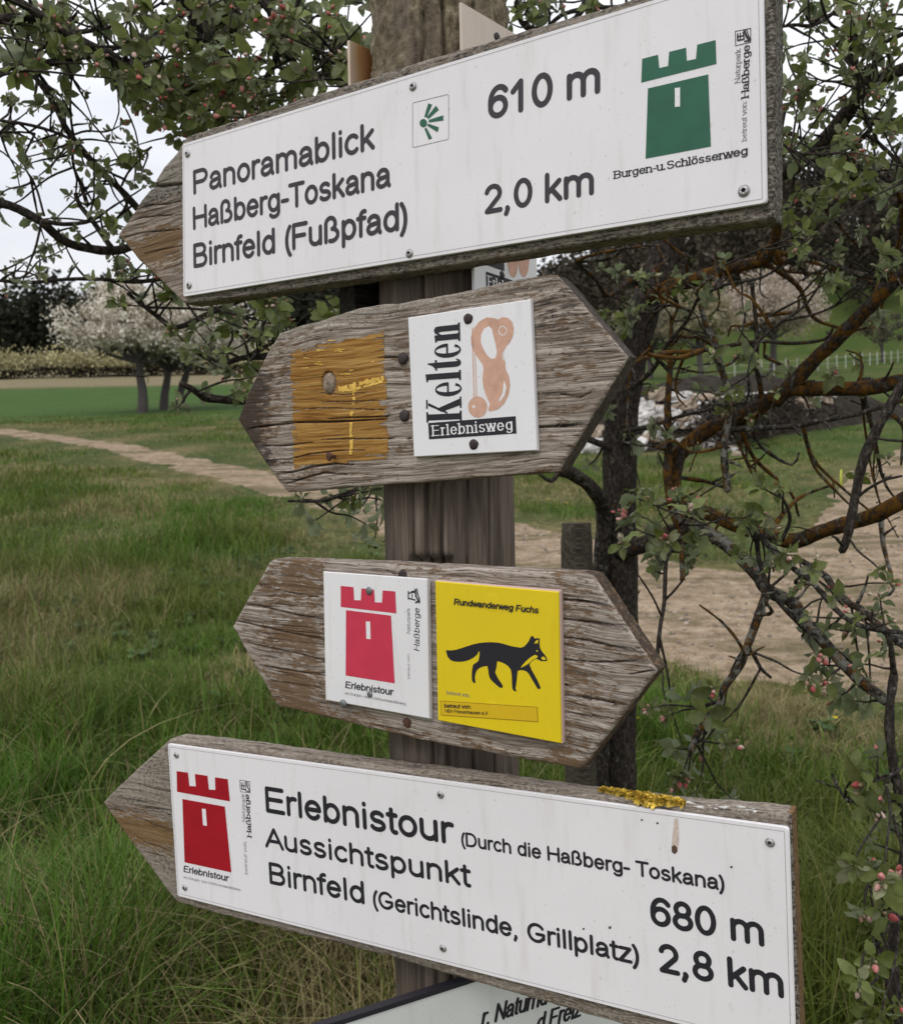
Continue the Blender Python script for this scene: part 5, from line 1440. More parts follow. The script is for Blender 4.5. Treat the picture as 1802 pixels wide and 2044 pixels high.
branch('branch', [(1850, 385), (1790, 370), (1735, 340), (1690, 345), (1640, 385), (1590, 420)], 2.0, 2.2, 10, 5, .1, .3, 14)
branch('branch', [(1345, 440), (1200, 400), (1000, 410), (700, 440), (520, 450), (420, 450)], 2.5, 2.1, 30, 15, .05, .2, 2)
branch('branch', [(520, 450), (470, 520), (430, 560), (370, 545)], 2.13, 2.1, 12, 9, .05, .2, 2)
branch('branch', [(470, 452), (410, 480), (350, 480)], 2.12, 2.1, 16, 15, .05, .2, 0)
branch('branch', [(700, 440), (640, 520), (560, 560)], 2.25, 2.1, 18, 13, .05, .2, 2)
# right hand lichened limbs
branch('branch', [(1375, 1070), (1349, 1015), (1345, 943), (1362, 900), (1412, 858), (1463, 841), (1518, 812), (1569, 780), (1632, 775), (1717, 775), (1802, 761), (1900, 745)], [2.3, 2.32, 2.35, 2.35, 2.33, 2.3, 2.25, 2.2, 2.15, 2.1, 2.05, 2.0], 32, 30, .8, .25, 2.5, bare=9, n=12)
branch('branch', [(1238, 1100), (1290, 1085), (1349, 1060), (1375, 1068)], 2.5, 2.3, 34, 30, .5, .3, 3)
branch('branch', [(1545, 800), (1581, 765), (1624, 719), (1666, 681), (1708, 639), (1751, 596), (1802, 546), (1880, 470)], 2.22, 1.95, 30, 26, .72, .25, 2, bare=8, n=12)
branch('branch', [(1349, 1015), (1379, 1047), (1421, 1068), (1455, 1093), (1489, 1123), (1514, 1152), (1531, 1178), (1582, 1203), (1603, 1237), (1641, 1279), (1674, 1317), (1717, 1359), (1770, 1400)], 2.3, 1.7, 30, 22, .55, .75, 2.5, bare=9, n=12)
branch('branch', [(1360, 1010), (1404, 1021), (1470, 1050), (1531, 1068), (1582, 1080), (1632, 1064), (1683, 1047), (1742, 1030), (1802, 1000), (1900, 960)], 2.3, 1.8, 26, 34, .85, .3, 2, bare=7, n=12)
branch('branch', [(1850, 700), (1802, 770), (1759, 841), (1725, 913), (1708, 985), (1691, 1070), (1679, 1101)], 1.75, 1.8, 22, 15, .05, .15, 2, bare=5)
branch('branch', [(1531, 1178), (1514, 1228), (1493, 1287), (1476, 1330), (1446, 1372), (1434, 1410), (1408, 1435), (1387, 1478), (1379, 1499)], 1.95, 1.75, 18, 13, .62, .7, 3, bare=5)
branch('branch', [(1490, 1295), (1501, 1302), (1518, 1334), (1539, 1353)], 1.9, 1.88, 10, 6, .1, .5, 0)
branch('branch', [(1421, 1068), (1375, 1080), (1336, 1102), (1328, 1135), (1326, 1199), (1317, 1254), (1311, 1317)], 2.1, 1.9, 8, 9, .05, .15, 0, bare=8)
branch('branch', [(1328, 1196), (1345, 1180), (1362, 1159)], 1.95, 1.93, 6, 4, .05, .15, 0)
branch('branch', [(1506, 1030), (1510, 1072), (1514, 1114), (1527, 1156), (1548, 1195), (1586, 1237), (1610, 1260)], 2.0, 1.9, 11, 8, .05, .2, 3, bare=5)
branch('branch', [(1500, 1045), (1518, 1072), (1569, 1123), (1624, 1165), (1662, 1211), (1700, 1241), (1751, 1258), (1800, 1262)], 2.0, 1.65, 13, 9, .2, .5, 5, bare=6)
branch('branch', [(1600, 1120), (1649, 1152), (1674, 1195), (1717, 1216), (1759, 1254), (1820, 1300)], 2.0, 1.7, 13, 16, .4, .6, 4, bare=6)
branch('branch', [(1784, 1347), (1776, 1410), (1776, 1473), (1789, 1561), (1812, 1660)], 1.65, 1.6, 17, 20, .1, .3, 4, nb=3)
branch('branch', [(1784, 1347), (1779, 1300), (1774, 1262)], 1.65, 1.62, 13, 7, .05, .3, 0)
branch('branch', [(1398, 610), (1408, 647), (1429, 689), (1438, 732), (1451, 774), (1455, 825), (1446, 879), (1446, 922), (1452, 980)], 2.2, 2.15, 10, 15, .6, .75, 5, bare=8)
branch('branch', [(1340, 640), (1338, 700), (1336, 757), (1332, 816), (1336, 871), (1332, 943), (1338, 1010)], 2.35, 2.3, 9, 18, .8, .3, 4, bare=10)
branch('branch', [(1500, 560), (1510, 660), (1510, 732), (1518, 774), (1520, 805)], 2.2, 2.25, 8, 12, .6, .5, 3, bare=8)
branch('branch', [(1400, 590), (1450, 567), (1518, 554), (1569, 520), (1610, 470)], 2.25, 2.1, 7, 4, .2, .3, 5)
branch('branch', [(1400, 700), (1459, 689), (1518, 681), (1582, 685), (1645, 677), (1662, 655)], 2.2, 2.05, 9, 6, .55, .4, 3, bare=6)
branch('branch', [(1505, 690), (1531, 664), (1565, 639), (1603, 613), (1628, 580), (1650, 540)], 2.1, 2.0, 8, 4, .1, .2, 3, bare=5)
branch('branch', [(1568, 638), (1628, 626), (1691, 596), (1730, 560)], 2.05, 1.95, 6, 4, .1, .2, 4)
branch('branch', [(1435, 868), (1463, 858), (1527, 854), (1590, 850), (1632, 841), (1700, 829), (1759, 812), (1830, 790)], 2.25, 1.95, 13, 8, .3, .4, 2, bare=8)
branch('branch', [(1245, 860), (1300, 850), (1360, 830), (1430, 815), (1500, 800)], 2.45, 2.2, 9, 6, .3, .4, 4, bare=9)
branch('branch', [(1250, 780), (1300, 740), (1330, 690), (1370, 640), (1395, 590)], 2.45, 2.2, 12, 6, .4, .3, 4, bare=10)
branch('branch', [(1300, 590), (1260, 560), (1215, 590), (1190, 560), (1150, 520)], 2.45, 2.2, 13, 6, .6, .3, 4, bare=10)
branch('branch', [(1335, 740), (1300, 700), (1290, 650), (1330, 610), (1380, 620)], 2.35, 2.2, 9, 5, .5, .3, 4, bare=10)
branch('branch', [(1560, 1080), (1576, 1040), (1570, 1010), (1555, 985)], 1.95, 1.9, 9, 5, .05, .2, 0, bare=6)
branch('branch', [(1690, 1045), (1700, 1010), (1720, 985), (1760, 960), (1800, 950)], 1.85, 1.75, 8, 5, .1, .2, 6)
branch('branch', [(1802, 880), (1770, 878), (1742, 872)], 1.75, 1.75, 6, 5, .05, .2, 0)
branch('branch', [(1790, 1545), (1740, 1560), (1700, 1600), (1680, 1585), (1660, 1545)], 1.6, 1.75, 8, 5, .05, .6, 0, bare=4)
branch('branch', [(1812, 1660), (1790, 1800), (1782, 1900), (1800, 2060)], 1.6, 1.55, 14, 18, .05, .2, 5, size=.033)
branch('branch', [(1800, 2080), (1770, 1960), (1748, 1870), (1742, 1800), (1735, 1760)], 1.55, 1.5, 13, 6, .05, .2, 4, size=.033)
# left hand branches against the sky
LFT = dict(lich=.05, grey=.25)
branch('branch', [(760, 330), (640, 300), (520, 262), (410, 240), (367, 213), (330, 190), (300, 177), (277, 153), (250, 133), (220, 110), (193, 97), (160, 80), (110, 53), (83, 33), (50, 10), (0, -15), (-60, -40)], [2.2, 2.15, 2.05] + list(np.linspace(2.0, 1.75, 14)), 24, 16, leaf=16, n=10, **LFT)
branch('branch', [(433, 90), (463, 67), (467, 27), (473, 0), (478, -50)], 1.95, 1.85, 22, 14, leaf=14, **LFT)
branch('branch', [(433, 90), (397, 50), (373, 17), (360, 0), (340, -40)], 1.95, 1.9, 22, 16, leaf=14, **LFT)
branch('branch', [(410, 33), (413, 0), (415, -40)], 1.9, 1.9, 10, 9, leaf=10, **LFT)
branch('branch', [(-80, 40), (0, 37), (33, 35), (73, 37), (120, 60), (170, 62), (230, 50)], 1.75, 1.9, 22, 7, leaf=16, **LFT)
branch('branch', [(-80, 175), (0, 145), (20, 133), (67, 130), (117, 123), (187, 107), (230, 95), (280, 80)], 1.75, 1.95, 17, 8, leaf=14, **LFT)
branch('branch', [(62, 130), (63, 143), (93, 183), (110, 210), (127, 247), (147, 277), (180, 317), (207, 347), (240, 377), (267, 407), (300, 440), (350, 480)], 1.95, 2.1, 9, 15, leaf=9, size=.03, young=.7, nb=1, **LFT)
branch('branch', [(-60, 230), (0, 240), (50, 247), (100, 260), (133, 273), (160, 290)], 1.95, 2.0, 6, 6, leaf=14, size=.029, young=.75, nb=1, **LFT)
branch('branch', [(-40, 262), (0, 263), (43, 263), (70, 266)], 2.0, 2.0, 5, 4, leaf=14, size=.029, young=.75, nb=1, **LFT)
branch('branch', [(143, 277), (147, 333), (160, 363), (175, 410)], 2.0, 2.05, 5, 8, leaf=14, size=.029, young=.75, nb=1, **LFT)
branch('branch', [(-50, 400), (0, 405), (37, 417), (83, 443), (117, 473), (143, 487), (187, 497), (227, 500), (270, 490), (330, 470), (420, 450)], 1.85, 2.1, 18, 16, leaf=9, size=.028, young=.5, nb=2, **LFT)
branch('branch', [(150, 385), (160, 410), (187, 443), (207, 473), (227, 500)], 1.95, 2.0, 8, 12, leaf=12, size=.026, young=.6, nb=2, **LFT)
branch('branch', [(83, 440), (127, 447), (170, 443), (200, 430)], 1.9, 2.0, 9, 8, leaf=8, size=.029, young=.7, nb=1, **LFT)
branch('branch', [(-50, 555), (0, 560), (67, 563), (133, 557), (200, 557), (267, 562), (317, 557), (370, 545)], 1.95, 2.1, 6, 9, leaf=16, size=.029, young=.7, nb=1, **LFT)
branch('branch', [(143, 155), (140, 200), (143, 250), (150, 285)], 1.95, 2.0, 4, 6, leaf=12, size=.026, young=.8, nb=0, **LFT)
branch('branch', [(53, 340), (73, 377), (88, 430)], 1.95, 1.9, 4, 5, leaf=10, size=.029, young=.8, nb=1, **LFT)
branch('branch', [(302, 293), (277, 320), (255, 345), (243, 370)], 2.05, 2.05, 3, 5, leaf=0, **LFT)
branch('branch', [(250, 60), (260, 87), (277, 117), (300, 150), (340, 180), (370, 210)], 1.9, 2.0, 10, 12, leaf=14, **LFT)
branch('branch', [(353, 160), (387, 200), (417, 233), (450, 260)], 1.95, 2.05, 8, 12, leaf=14, **LFT)
branch('branch', [(600, -30), (590, 20), (575, 60), (560, 93), (540, 140), (515, 190), (505, 230)], 1.95, 2.05, 9, 14, leaf=14, **LFT)
branch('branch', [(530, 0), (545, 45), (560, 90), (590, 130), (640, 150), (690, 165)], 1.95, 2.05, 12, 8, leaf=14, **LFT)
branch('branch', [(690, -30), (670, 30), (650, 80), (625, 120), (600, 170), (580, 230)], 2.0, 2.1, 8, 12, leaf=13, **LFT)
branch('branch', [(1180, -40), (1160, 20), (1120, 60), (1060, 60), (1030, 20), (1040, -40)], 2.2, 2.1, 14, 8, leaf=14, **LFT)
branch('branch', [(1300, -30), (1250, 10), (1180, 15), (1120, 30), (1080, 70)], 2.2, 2.15, 10, 8, leaf=14, **LFT)
# low branches under the first sign and behind the second
branch('branch', [(560, 560), (430, 620), (353, 653), (317, 633), (290, 613), (255, 585)], 2.1, 1.95, 13, 7, leaf=8, size=.03, nb=2, **LFT)
branch('branch', [(290, 613), (400, 617), (470, 627), (500, 645), (492, 672)], 2.0, 1.95, 5, 5, leaf=8, size=.03, nb=2, **LFT)
branch('branch', [(1245, 800), (1100, 770), (900, 740), (700, 720), (590, 706), (527, 711), (480, 715), (443, 725), (405, 710), (383, 695)], [2.5, 2.46, 2.38, 2.25, 2.1, 2.05, 2.0, 2.0, 1.98, 1.95], 18, 9, leaf=11, nb=3, **LFT)
branch('branch', [(1240, 830), (1120, 800), (1000, 780), (800, 790), (600, 805), (540, 800), (483, 801), (430, 798), (407, 795), (383, 776), (360, 765)], [2.5, 2.46, 2.4, 2.3, 2.1, 2.05, 2.0, 2.0, 1.98, 1.95, 1.93], 22, 10, leaf=11, nb=3, **LFT)
branch('branch', [(293, 751), (245, 749), (200, 750)], 1.95, 1.93, 4, 3, leaf=2, size=.02, nb=0, **LFT)
branch('branch', [(525, 640), (518, 690), (500, 720)], 1.95, 2.0, 6, 6, leaf=6, nb=2, **LFT)
branch('branch', [(1238, 900), (1080, 850), (900, 860), (800, 920), (740, 960), (690, 985), (640, 1000), (575, 1000)], [2.5, 2.45, 2.35, 2.2, 1.95, 1.85, 1.8, 1.78], 14, 5, leaf=10, nb=2, **LFT)
branch('branch', [(1118, 938), (1100, 960), (1075, 945)], 2.32, 2.3, 12, 6, leaf=0, **LFT)
# crossing thin limbs right of the trunk
def tangle(poly, n, d0, d1, w, lich, grey, bare=7, leaf=1.5):
    poly = np.array(poly, float); lo, hi = poly.min(0), poly.max(0)
    allp = np.concatenate(TREE.pts)
    for _ in range(n):
        for _t in range(40):
            x, y = ar.uniform(lo, hi); q = at(x, y, ar.uniform(d0, d1)); ds = np.linalg.norm(allp - q, axis=1); j = int(ds.argmin())
            if .06 < ds[j] < .30: break
        p = allp[j]; v = (q - p); far = q + v * ar.uniform(-.1, .7) + rvec() * .035
        mid = (p + q) / 2 + rvec() * .025
        P4 = [p, mid, q, far]; pts = [project(P_) for P_ in P4]; dd = [P_[1] for P_ in P4]
        ww = w * ar.uniform(.6, 1.4)
        limb('branch', pts, dd, None, ww, ww * .45, lich * ar.uniform(.5, 1.2), grey, leaf, .030, .4, bare, 2, (.02, .06), 7, .25)
tangle([(1240, 480), (1802, 480), (1802, 760), (1240, 760)], 32, 2.0, 2.45, 9, 1.0, .6)
tangle([(1250, 760), (1802, 760), (1802, 1000), (1250, 1000)], 20, 2.0, 2.4, 8, .9, .6)
tangle([(1300, 1000), (1802, 1000), (1802, 1330), (1340, 1300)], 6, 1.75, 2.2, 9, .75, .75)
tangle([(1570, 0), (1802, 0), (1802, 420), (1570, 420)], 16, 1.9, 2.3, 9, .15, .4, 5, 8)
tangle([(0, 0), (740, 0), (700, 180), (200, 200), (0, 150)], 16, 1.8, 2.2, 8, .05, .35, 4, 8)
# thicker foliage where the photograph has it
fill([(0, 0), (760, 0), (740, 130), (560, 230), (330, 260), (200, 150), (0, 130)], 240, 1.7, 2.15, .039, young=.45, pbud=.85, bk=1.1)
fill([(300, 170), (500, 200), (420, 260), (350, 280), (300, 240)], 14, 1.8, 2.0, .04)
fill([(1560, 0), (1802, 0), (1802, 330), (1700, 420), (1575, 440)], 95, 1.8, 2.25, .037, young=.4, pbud=.8)
fill([(1570, 330), (1802, 330), (1802, 560), (1600, 560)], 26, 1.8, 2.2, .034, pbud=.3)
fill([(340, 600), (560, 600), (560, 800), (400, 800)], 24, 1.85, 2.05, .036, pbud=.7)
fill([(480, 560), (760, 580), (740, 640), (560, 660)], 18, 1.9, 2.2, .036, pbud=.5)
fill([(545, 970), (765, 970), (765, 1085), (560, 1040)], 13, 1.75, 2.0, .042, nb=2, pbud=.3)
fill([(0, 170), (240, 180), (330, 420), (200, 560), (0, 560)], 70, 1.9, 2.15, .029, nb=2, young=.65, pbud=.35)
fill([(200, 480), (350, 440), (370, 600), (230, 600)], 22, 1.9, 2.15, .03, pbud=.3)
fill([(1000, 0), (1260, 0), (1000, 70)], 12, 2.0, 2.3, .034)
fill([(1220, 960), (1400, 980), (1400, 1130), (1230, 1130)], 24, 1.85, 2.2, .042, pbud=.85, bk=1.2)
fill([(1440, 960), (1590, 960), (1580, 1130), (1460, 1120)], 13, 1.85, 2.1, .036, pbud=.6)
fill([(1140, 520), (1500, 560), (1480, 760), (1200, 640)], 24, 2.1, 2.5, .026, nb=1, pbud=.3)
fill([(1420, 760), (1560, 780), (1540, 900), (1420, 880)], 9, 2.0, 2.3, .03, pbud=.4)
fill([(1560, 1130), (1802, 1100), (1802, 1330), (1600, 1260)], 17, 1.65, 2.0, .034, pbud=.7)
fill([(1600, 1290), (1760, 1330), (1740, 1460), (1600, 1400)], 12, 1.65, 1.9, .038, pbud=.8, bk=1.3)
fill([(1290, 1360), (1430, 1340), (1470, 1600), (1300, 1560)], 18, 1.7, 1.95, .038, pbud=.7, bk=1.3)
fill([(1700, 1480), (1802, 1450), (1802, 1700), (1710, 1680)], 11, 1.5, 1.75, .040, pbud=.6, bk=1.4)
fill([(1685, 1720), (1802, 1690), (1802, 2040), (1720, 2040)], 15, 1.3, 1.6, .038, pbud=.95, bk=1.5)
# --- parts
V = np.concatenate(TREE.twigs.v)
tag(mesh_obj('twigs', V, TREE.twigs.f, m_bark, atree, True, attrs={'Tint': np.concatenate(TREE.twig_t)}), kind='stuff')
TREE.leaves.obj('crown', m_leaf, atree)
def bud_rank(q): x, y = project(q[3]); return (0 if -20 < x < 1822 and -20 < y < 2064 else 100) + np.linalg.norm(q[3] - EYE)
bl_ = sorted(TREE.buds, key=bud_rank)
for v, f, c, p in bl_[:100]: mesh_obj('bud_cluster', v, f, m_bud, atree, True, c)
if len(bl_) > 100:
    b = Buf()
    for v, f, c, p in bl_[100:]: b.add(v, f); b.c.append(c)
    tag(b.obj('bud_clusters', m_bud, atree, True), kind='stuff')
# broad-leaved weeds and small yellow flowers among the grass
WD = Leaves(); fb_ = Buf()
for _ in range(330):
    y = math.sqrt(ar.uniform(2.3 ** 2, 8.5 ** 2)); x = ar.uniform(-1, 1) * (.55 * y + .3)
    if float(track(np.array(x), np.array(y))) > -.05: continue
    g0 = np.array([x, y, float(ground(x, y)) + .015]); s0 = ar.uniform(.035, .085)
    for k in range(int(ar.integers(4, 9))):
        t = ar.random() * 6.28; el = ar.uniform(.15, 1.1)
        WD.add(g0 + ar.normal(size=3) * .012, np.array([math.cos(t) * math.cos(el), math.sin(t) * math.cos(el), math.sin(el)]), np.array([0, 0, 1.0]), s0 * ar.uniform(.6, 1.3), np.array((.06, .12, .022)) * ar.uniform(.6, 1.5), ar.uniform(.1, .6), ar.uniform(.1, .5))
tag(WD.obj('meadow_weeds', m_leaf, None), 'low broad leaved weeds among the meadow grass', None, None, 'stuff')
for _ in range(70):
    y = ar.uniform(6, 15) if ar.random() < .7 else ar.uniform(4, 7); x = ar.uniform(.1, .5) * y
    if float(track(np.array(x), np.array(y))) > -.1: continue
    p = np.array([x, y, float(ground(x, y)) + ar.uniform(.08, .16)]); r0 = ar.uniform(.009, .014)
    rim = [p + r0 * np.array([math.cos(q), math.sin(q), .3 * (-1) ** i]) for i, q in enumerate(np.linspace(0, 6.28, 10, endpoint=False))]
    fb_.add(rim + [p + [0, 0, .005]], [[i, (i + 1) % 10, 10] for i in range(10)], (.65, .48, .02))
    fb_.add([p + [-.001, 0, 0], p + [.001, 0, 0], p + [.001, 0, -.16], p + [-.001, 0, -.16]], [[0, 1, 2, 3]], (.06, .1, .02))
tag(fb_.obj('yellow_flowers', m_bud, None), 'tiny yellow meadow flowers scattered in the grass on the right', None, None, 'stuff')
# dark stake beside the trunk
sv, sf = [], []
sx0, sd = at(1151, 1100, 2.35)[0], 2.35; stop = at(1151, 1044, 2.35)[2]
zz = np.linspace(0.02, stop, 60); aa = np.linspace(0, 2 * np.pi, 40, endpoint=False)
Zs, As = np.meshgrid(zz, aa, indexing='ij')
rs = .0395 + .0016 * (fbm(As * 6, Zs * 3, 3, 3) - .5) * 2; rs = rs * np.where(np.arange(60)[:, None] > 57, .93, 1)
V = np.stack([rs * np.cos(As), rs * np.sin(As), Zs], -1).reshape(-1, 3); ii = np.arange(2400).reshape(60, 40); nx = np.roll(ii, -1, 1)
F = [list(q) for q in np.stack([ii[:-1], nx[:-1], nx[1:], ii[1:]], -1).reshape(-1, 4)] + [list(ii[-1])]
m_stake = wood_mat('dark_stake_wood', dark=(.02, .018, .014), mid=(.05, .042, .032), light=(.11, .095, .07), brown=(.05, .05, .02), crust=(.18, .18, .13), seed=8)
stk_ = mesh_obj('wooden_stake', V, F, m_stake, None, True, attrs={'Tint': np.zeros(3)}); stk_.location = (sx0, sd, 0)
tag(stk_, 'short dark round stake standing in front of the apple trunk', 'stake')
# ---------------------------------------------------------------- far things
fr_ = np.random.default_rng(77)
def quads(P, size, col, flat_=.0):
    """cloud of small randomly turned four-sided leaves"""
    n = len(P); a = fr_.normal(size=(n, 3)); a /= np.linalg.norm(a, axis=1)[:, None]
    b_ = np.cross(a, fr_.normal(size=(n, 3))); b_ /= np.linalg.norm(b_, axis=1)[:, None]
    s_ = (np.broadcast_to(size, n) * fr_.uniform(.6, 1.3, n))[:, None]
    V = np.stack([P + a * s_, P + b_ * s_ * .7, P - a * s_, P - b_ * s_ * .7], 1).reshape(-1, 3)
    return V, np.arange(4 * n).reshape(n, 4), np.repeat(col, 4, 0)

m_bloss = vcol_mat('blossom', .8, .1, .25, .15, 2)
m_far = vcol_mat('far_foliage', .9, .05, .1, .3, .6)
m_bark2 = plain('grey_bark', (.085, .075, .07), .95, .1, var=.4, vscale=30)

def blossom_tree(x, y, h, rx, rz, cz, dens, label, lean=0.0, cols=((.60, .535, .45), (.84, .79, .70), (.24, .20, .13)), tr=.17, q=.055, group='blossoming trees in the far meadow'):
    z = float(ground(x, y)); root = tag(empty('blossom_tree', loc=(x, y, z)), label, 'tree', group)
    P = [(0, 0, -.2), (.05, 0, h * .12), (lean * .3, .05, h * .26), (lean * .5, 0, h * .36)]
    b = Buf(); p_, r_ = catmull(P, [tr * 1.3, tr, tr * .9, tr * .8], .15); b.add(*tube(p_, r_, 9, int(x * 3) % 50, .12))
    b.obj('trunk', m_bark2, root, True)
    b = Buf(); top = np.array(P[-1])
    cl = []
    for k in range(int(72 * dens)):
        u = fr_.normal(size=3); u /= np.linalg.norm(u); rr = fr_.random() ** .4 * (1 + .25 * math.sin(u[0] * 6 + x) * math.cos(u[2] * 5))
        if u[2] < -.55: u[2] *= .5
        c = np.array([lean, 0, h * cz]) + u * rr * np.array([rx, rx, rz]); cl.append(c)
    for k in range(11):
        c = cl[k] * .9; mid = top + (c - top) * .5 + fr_.normal(size=3) * .2
        p_, r_ = catmull([top, mid, c], [tr * .55, tr * .35, tr * .1], .2); b.add(*tube(p_, r_, 6, k, .15))
        for j in range(3):
            e = c + fr_.normal(size=3) * rx * .3
            p_, r_ = catmull([mid + (c - mid) * .3 * j, (mid + e) / 2, e], [tr * .2, tr * .12, .012], .25); b.add(*tube(p_, r_, 5, k, .15))
    b.obj('limbs', m_bark2, root, True)
    pts, col = [], []
    for c in cl:
        n = int(fr_.uniform(50, 150)); sg = rx * fr_.uniform(.06, .13)
        pts.append(c + fr_.normal(size=(n, 3)) * sg * np.array([1.1, 1.1, .8])); k = fr_.choice(3, n, p=[.45, .35, .2])
        col.append(np.array(cols)[k] * fr_.uniform(.8, 1.15, (n, 1)))
    V, F, C = quads(np.concatenate(pts), q, np.concatenate(col))
    mesh_obj('crown', V, F, m_bloss, root, False, C)
def gx(px, d): return (px - CX) / FOC * d
blossom_tree(gx(290, 35.5), 35.5, 5.3, 2.35, 1.9, .62, 2.9, 'largest pale blossoming tree in the left meadow, in front of the dark wood', -.15, tr=.17, q=.065)
blossom_tree(gx(325, 37), 37.5, 4.3, 1.7, 1.4, .66, 1.2, 'blossoming tree with leaning dark trunk, right behind the largest blossoming tree', .5, tr=.16)
blossom_tree(gx(357, 38), 38.5, 4.9, 2.5, 1.7, .64, 2.4, 'blossoming tree with slim straight trunk, partly behind the apple twigs left of the second sign', .9, tr=.15)
blossom_tree(gx(1545, 62), 62, 6.4, 3.5, 2.3, .68, 2.4, 'broad pale blossoming tree on the right slope, before the brown wooded hill', .2, cols=((.46, .38, .32), (.62, .54, .47), (.33, .28, .18)), q=.09, tr=.22)
blossom_tree(gx(1400, 55), 55, 5.2, 1.9, 1.9, .66, 1.4, 'smaller yellowish blossoming tree left of the broad one on the right slope', 0, cols=((.36, .31, .20), (.42, .37, .26), (.22, .21, .10)), q=.08)
blossom_tree(gx(1300, 58), 58, 5.0, 2.2, 1.8, .66, 1.0, 'thin blossoming tree on the right slope seen left of the apple branches', 0, cols=((.30, .27, .19), (.40, .36, .28), (.2, .19, .1)), q=.08)
blossom_tree(gx(1762, 82), 82, 5.0, 2.3, 1.9, .62, .45, 'nearly bare small tree high on the right slope', 0, cols=((.10, .10, .06), (.13, .12, .08), (.08, .07, .05)), q=.09, tr=.14)

# dark wood on the ridge: one mass
def wood():
    V_, F_, C_, off = [], [], [], 0
    spots = []
    for k in range(520):
        d = fr_.uniform(118, 158); x = fr_.uniform(-90, 12); spots.append((x, d, fr_.uniform(9.5, 13) * (1 + .1 * math.sin(x * .2)), (.030, .033, .022)))
    for k in range(380):
        x = fr_.uniform(2, 115); d = fr_.uniform(100, 166); spots.append((x, d, fr_.uniform(9, 13), (.050, .042, .030)))
    for (x, d, h, cc) in spots:
        z = float(ground(x, d)); n = 330
        u = fr_.normal(size=(n, 3)); u /= np.linalg.norm(u, axis=1)[:, None]; rr = fr_.random((n, 1)) ** .4
        lump = 1 + .35 * np.sin(u[:, :1] * 5 + x) * np.cos(u[:, 2:] * 4 + d)
        P = np.array([x, d, z + h * .52]) + u * rr * lump * np.array([2.6, 2.6, h * .46])
        c = np.array(cc) * fr_.uniform(.6, 1.35) * fr_.uniform(.7, 1.3, (n, 1)) * np.where(fr_.random((n, 1)) < .12, 1.5, 1)
        v, f, c = quads(P, .36, c); V_.append(v); F_.append(f + off); C_.append(c); off += len(v)
    o = mesh_obj('wood', np.concatenate(V_), np.concatenate(F_), m_far, None, False, np.concatenate(C_))
    tag(o, 'dark spring wood along the ridge behind the fields', None, None, 'stuff')
wood()
# hedge of pale shrubs before the wood
hv = []; hc = []
for k in range(150):
    x = -46 + 40 * fr_.random(); d = 86 + 5 * fr_.random(); z = float(ground(x, d)); n = 170
    h = fr_.uniform(1.6, 2.9); pale = d > 89
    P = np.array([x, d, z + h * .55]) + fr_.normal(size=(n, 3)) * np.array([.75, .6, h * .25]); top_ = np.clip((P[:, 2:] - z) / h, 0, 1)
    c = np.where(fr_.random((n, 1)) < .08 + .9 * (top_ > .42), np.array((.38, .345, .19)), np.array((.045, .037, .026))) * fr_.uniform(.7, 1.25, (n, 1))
    hv.append(P); hc.append(c)
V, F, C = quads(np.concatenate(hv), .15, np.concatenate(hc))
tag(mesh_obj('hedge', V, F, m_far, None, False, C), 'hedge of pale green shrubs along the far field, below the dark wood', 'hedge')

# white paddock fence on the right slope
fe_ = tag(empty('paddock_fence', loc=(gx(1463, 54), 54, float(ground(gx(1463, 54), 54)))), 'thin white paddock fence crossing the right slope', 'fence')
m_fence = plain('white_fence_paint', (.46, .48, .42), .6)
o3 = np.array(fe_.location); prevp = None; nF = 22
fa_, fb_ = np.array([gx(1440, 53), 53]), np.array([gx(1830, 86), 86])
for k in range(nF):
    p = fa_ + (fb_ - fa_) * k / (nF - 1); g_ = np.array([p[0], p[1], float(ground(*p))]) - o3
    s_ = .026; b = Buf()
    bx_ = [(-s_, -s_), (s_, -s_), (s_, s_), (-s_, s_)]
    b.add([(g_[0] + x, g_[1] + y, g_[2] - .1) for x, y in bx_] + [(g_[0] + x, g_[1] + y, g_[2] + 1.0) for x, y in bx_] + [(g_[0], g_[1], g_[2] + 1.05)],
          [[0, 1, 5, 4], [1, 2, 6, 5], [2, 3, 7, 6], [3, 0, 4, 7], [4, 5, 8], [5, 6, 8], [6, 7, 8], [7, 4, 8]])
    b.obj('fence_post', m_fence, fe_)
    if prevp is not None:
        for hh in (.45, .85):
            v, f = tube(np.array([prevp + [0, 0, hh], (prevp + g_) / 2 + [0, 0, hh - .02], g_ + [0, 0, hh]]), np.array([.011, .011, .011]), 5, 1, 0)
            mesh_obj('rail', v, f, m_fence, fe_)
    prevp = g_

# heap of pale limestone blocks
def block(seed, sx, sy, sz):
    r_ = np.random.default_rng(seed); bm = bpy.data.meshes.new('stone_block')
    n = 7; g = np.linspace(-1, 1, n); V, F, key = [], [], {}
    def vid(p):
        k = tuple(np.round(p, 4))
        if k not in key: key[k] = len(V); V.append(p)
        return key[k]
    for ax in range(3):
        for sgn in (-1, 1):
            for i in range(n - 1):
                for j in range(n - 1):
                    q = []
                    for (a, b_) in ((i, j), (i + 1, j), (i + 1, j + 1), (i, j + 1)):
                        p = np.zeros(3); p[ax] = sgn; p[(ax + 1) % 3] = g[a]; p[(ax + 2) % 3] = g[b_]; q.append(vid(p))
                    F.append(q if sgn > 0 else q[::-1])
    V = np.array(V); nrm = V / np.linalg.norm(V, axis=1)[:, None]
    V = V * .78 + nrm * .25
    V = V * (1 + .34 * (fbm(V[:, 0] * 1.9 + seed, V[:, 1] * 1.7 + V[:, 2] * 2.3, seed, 4) - .5)[:, None] * 2)
    return V * (sx, sy, sz), F
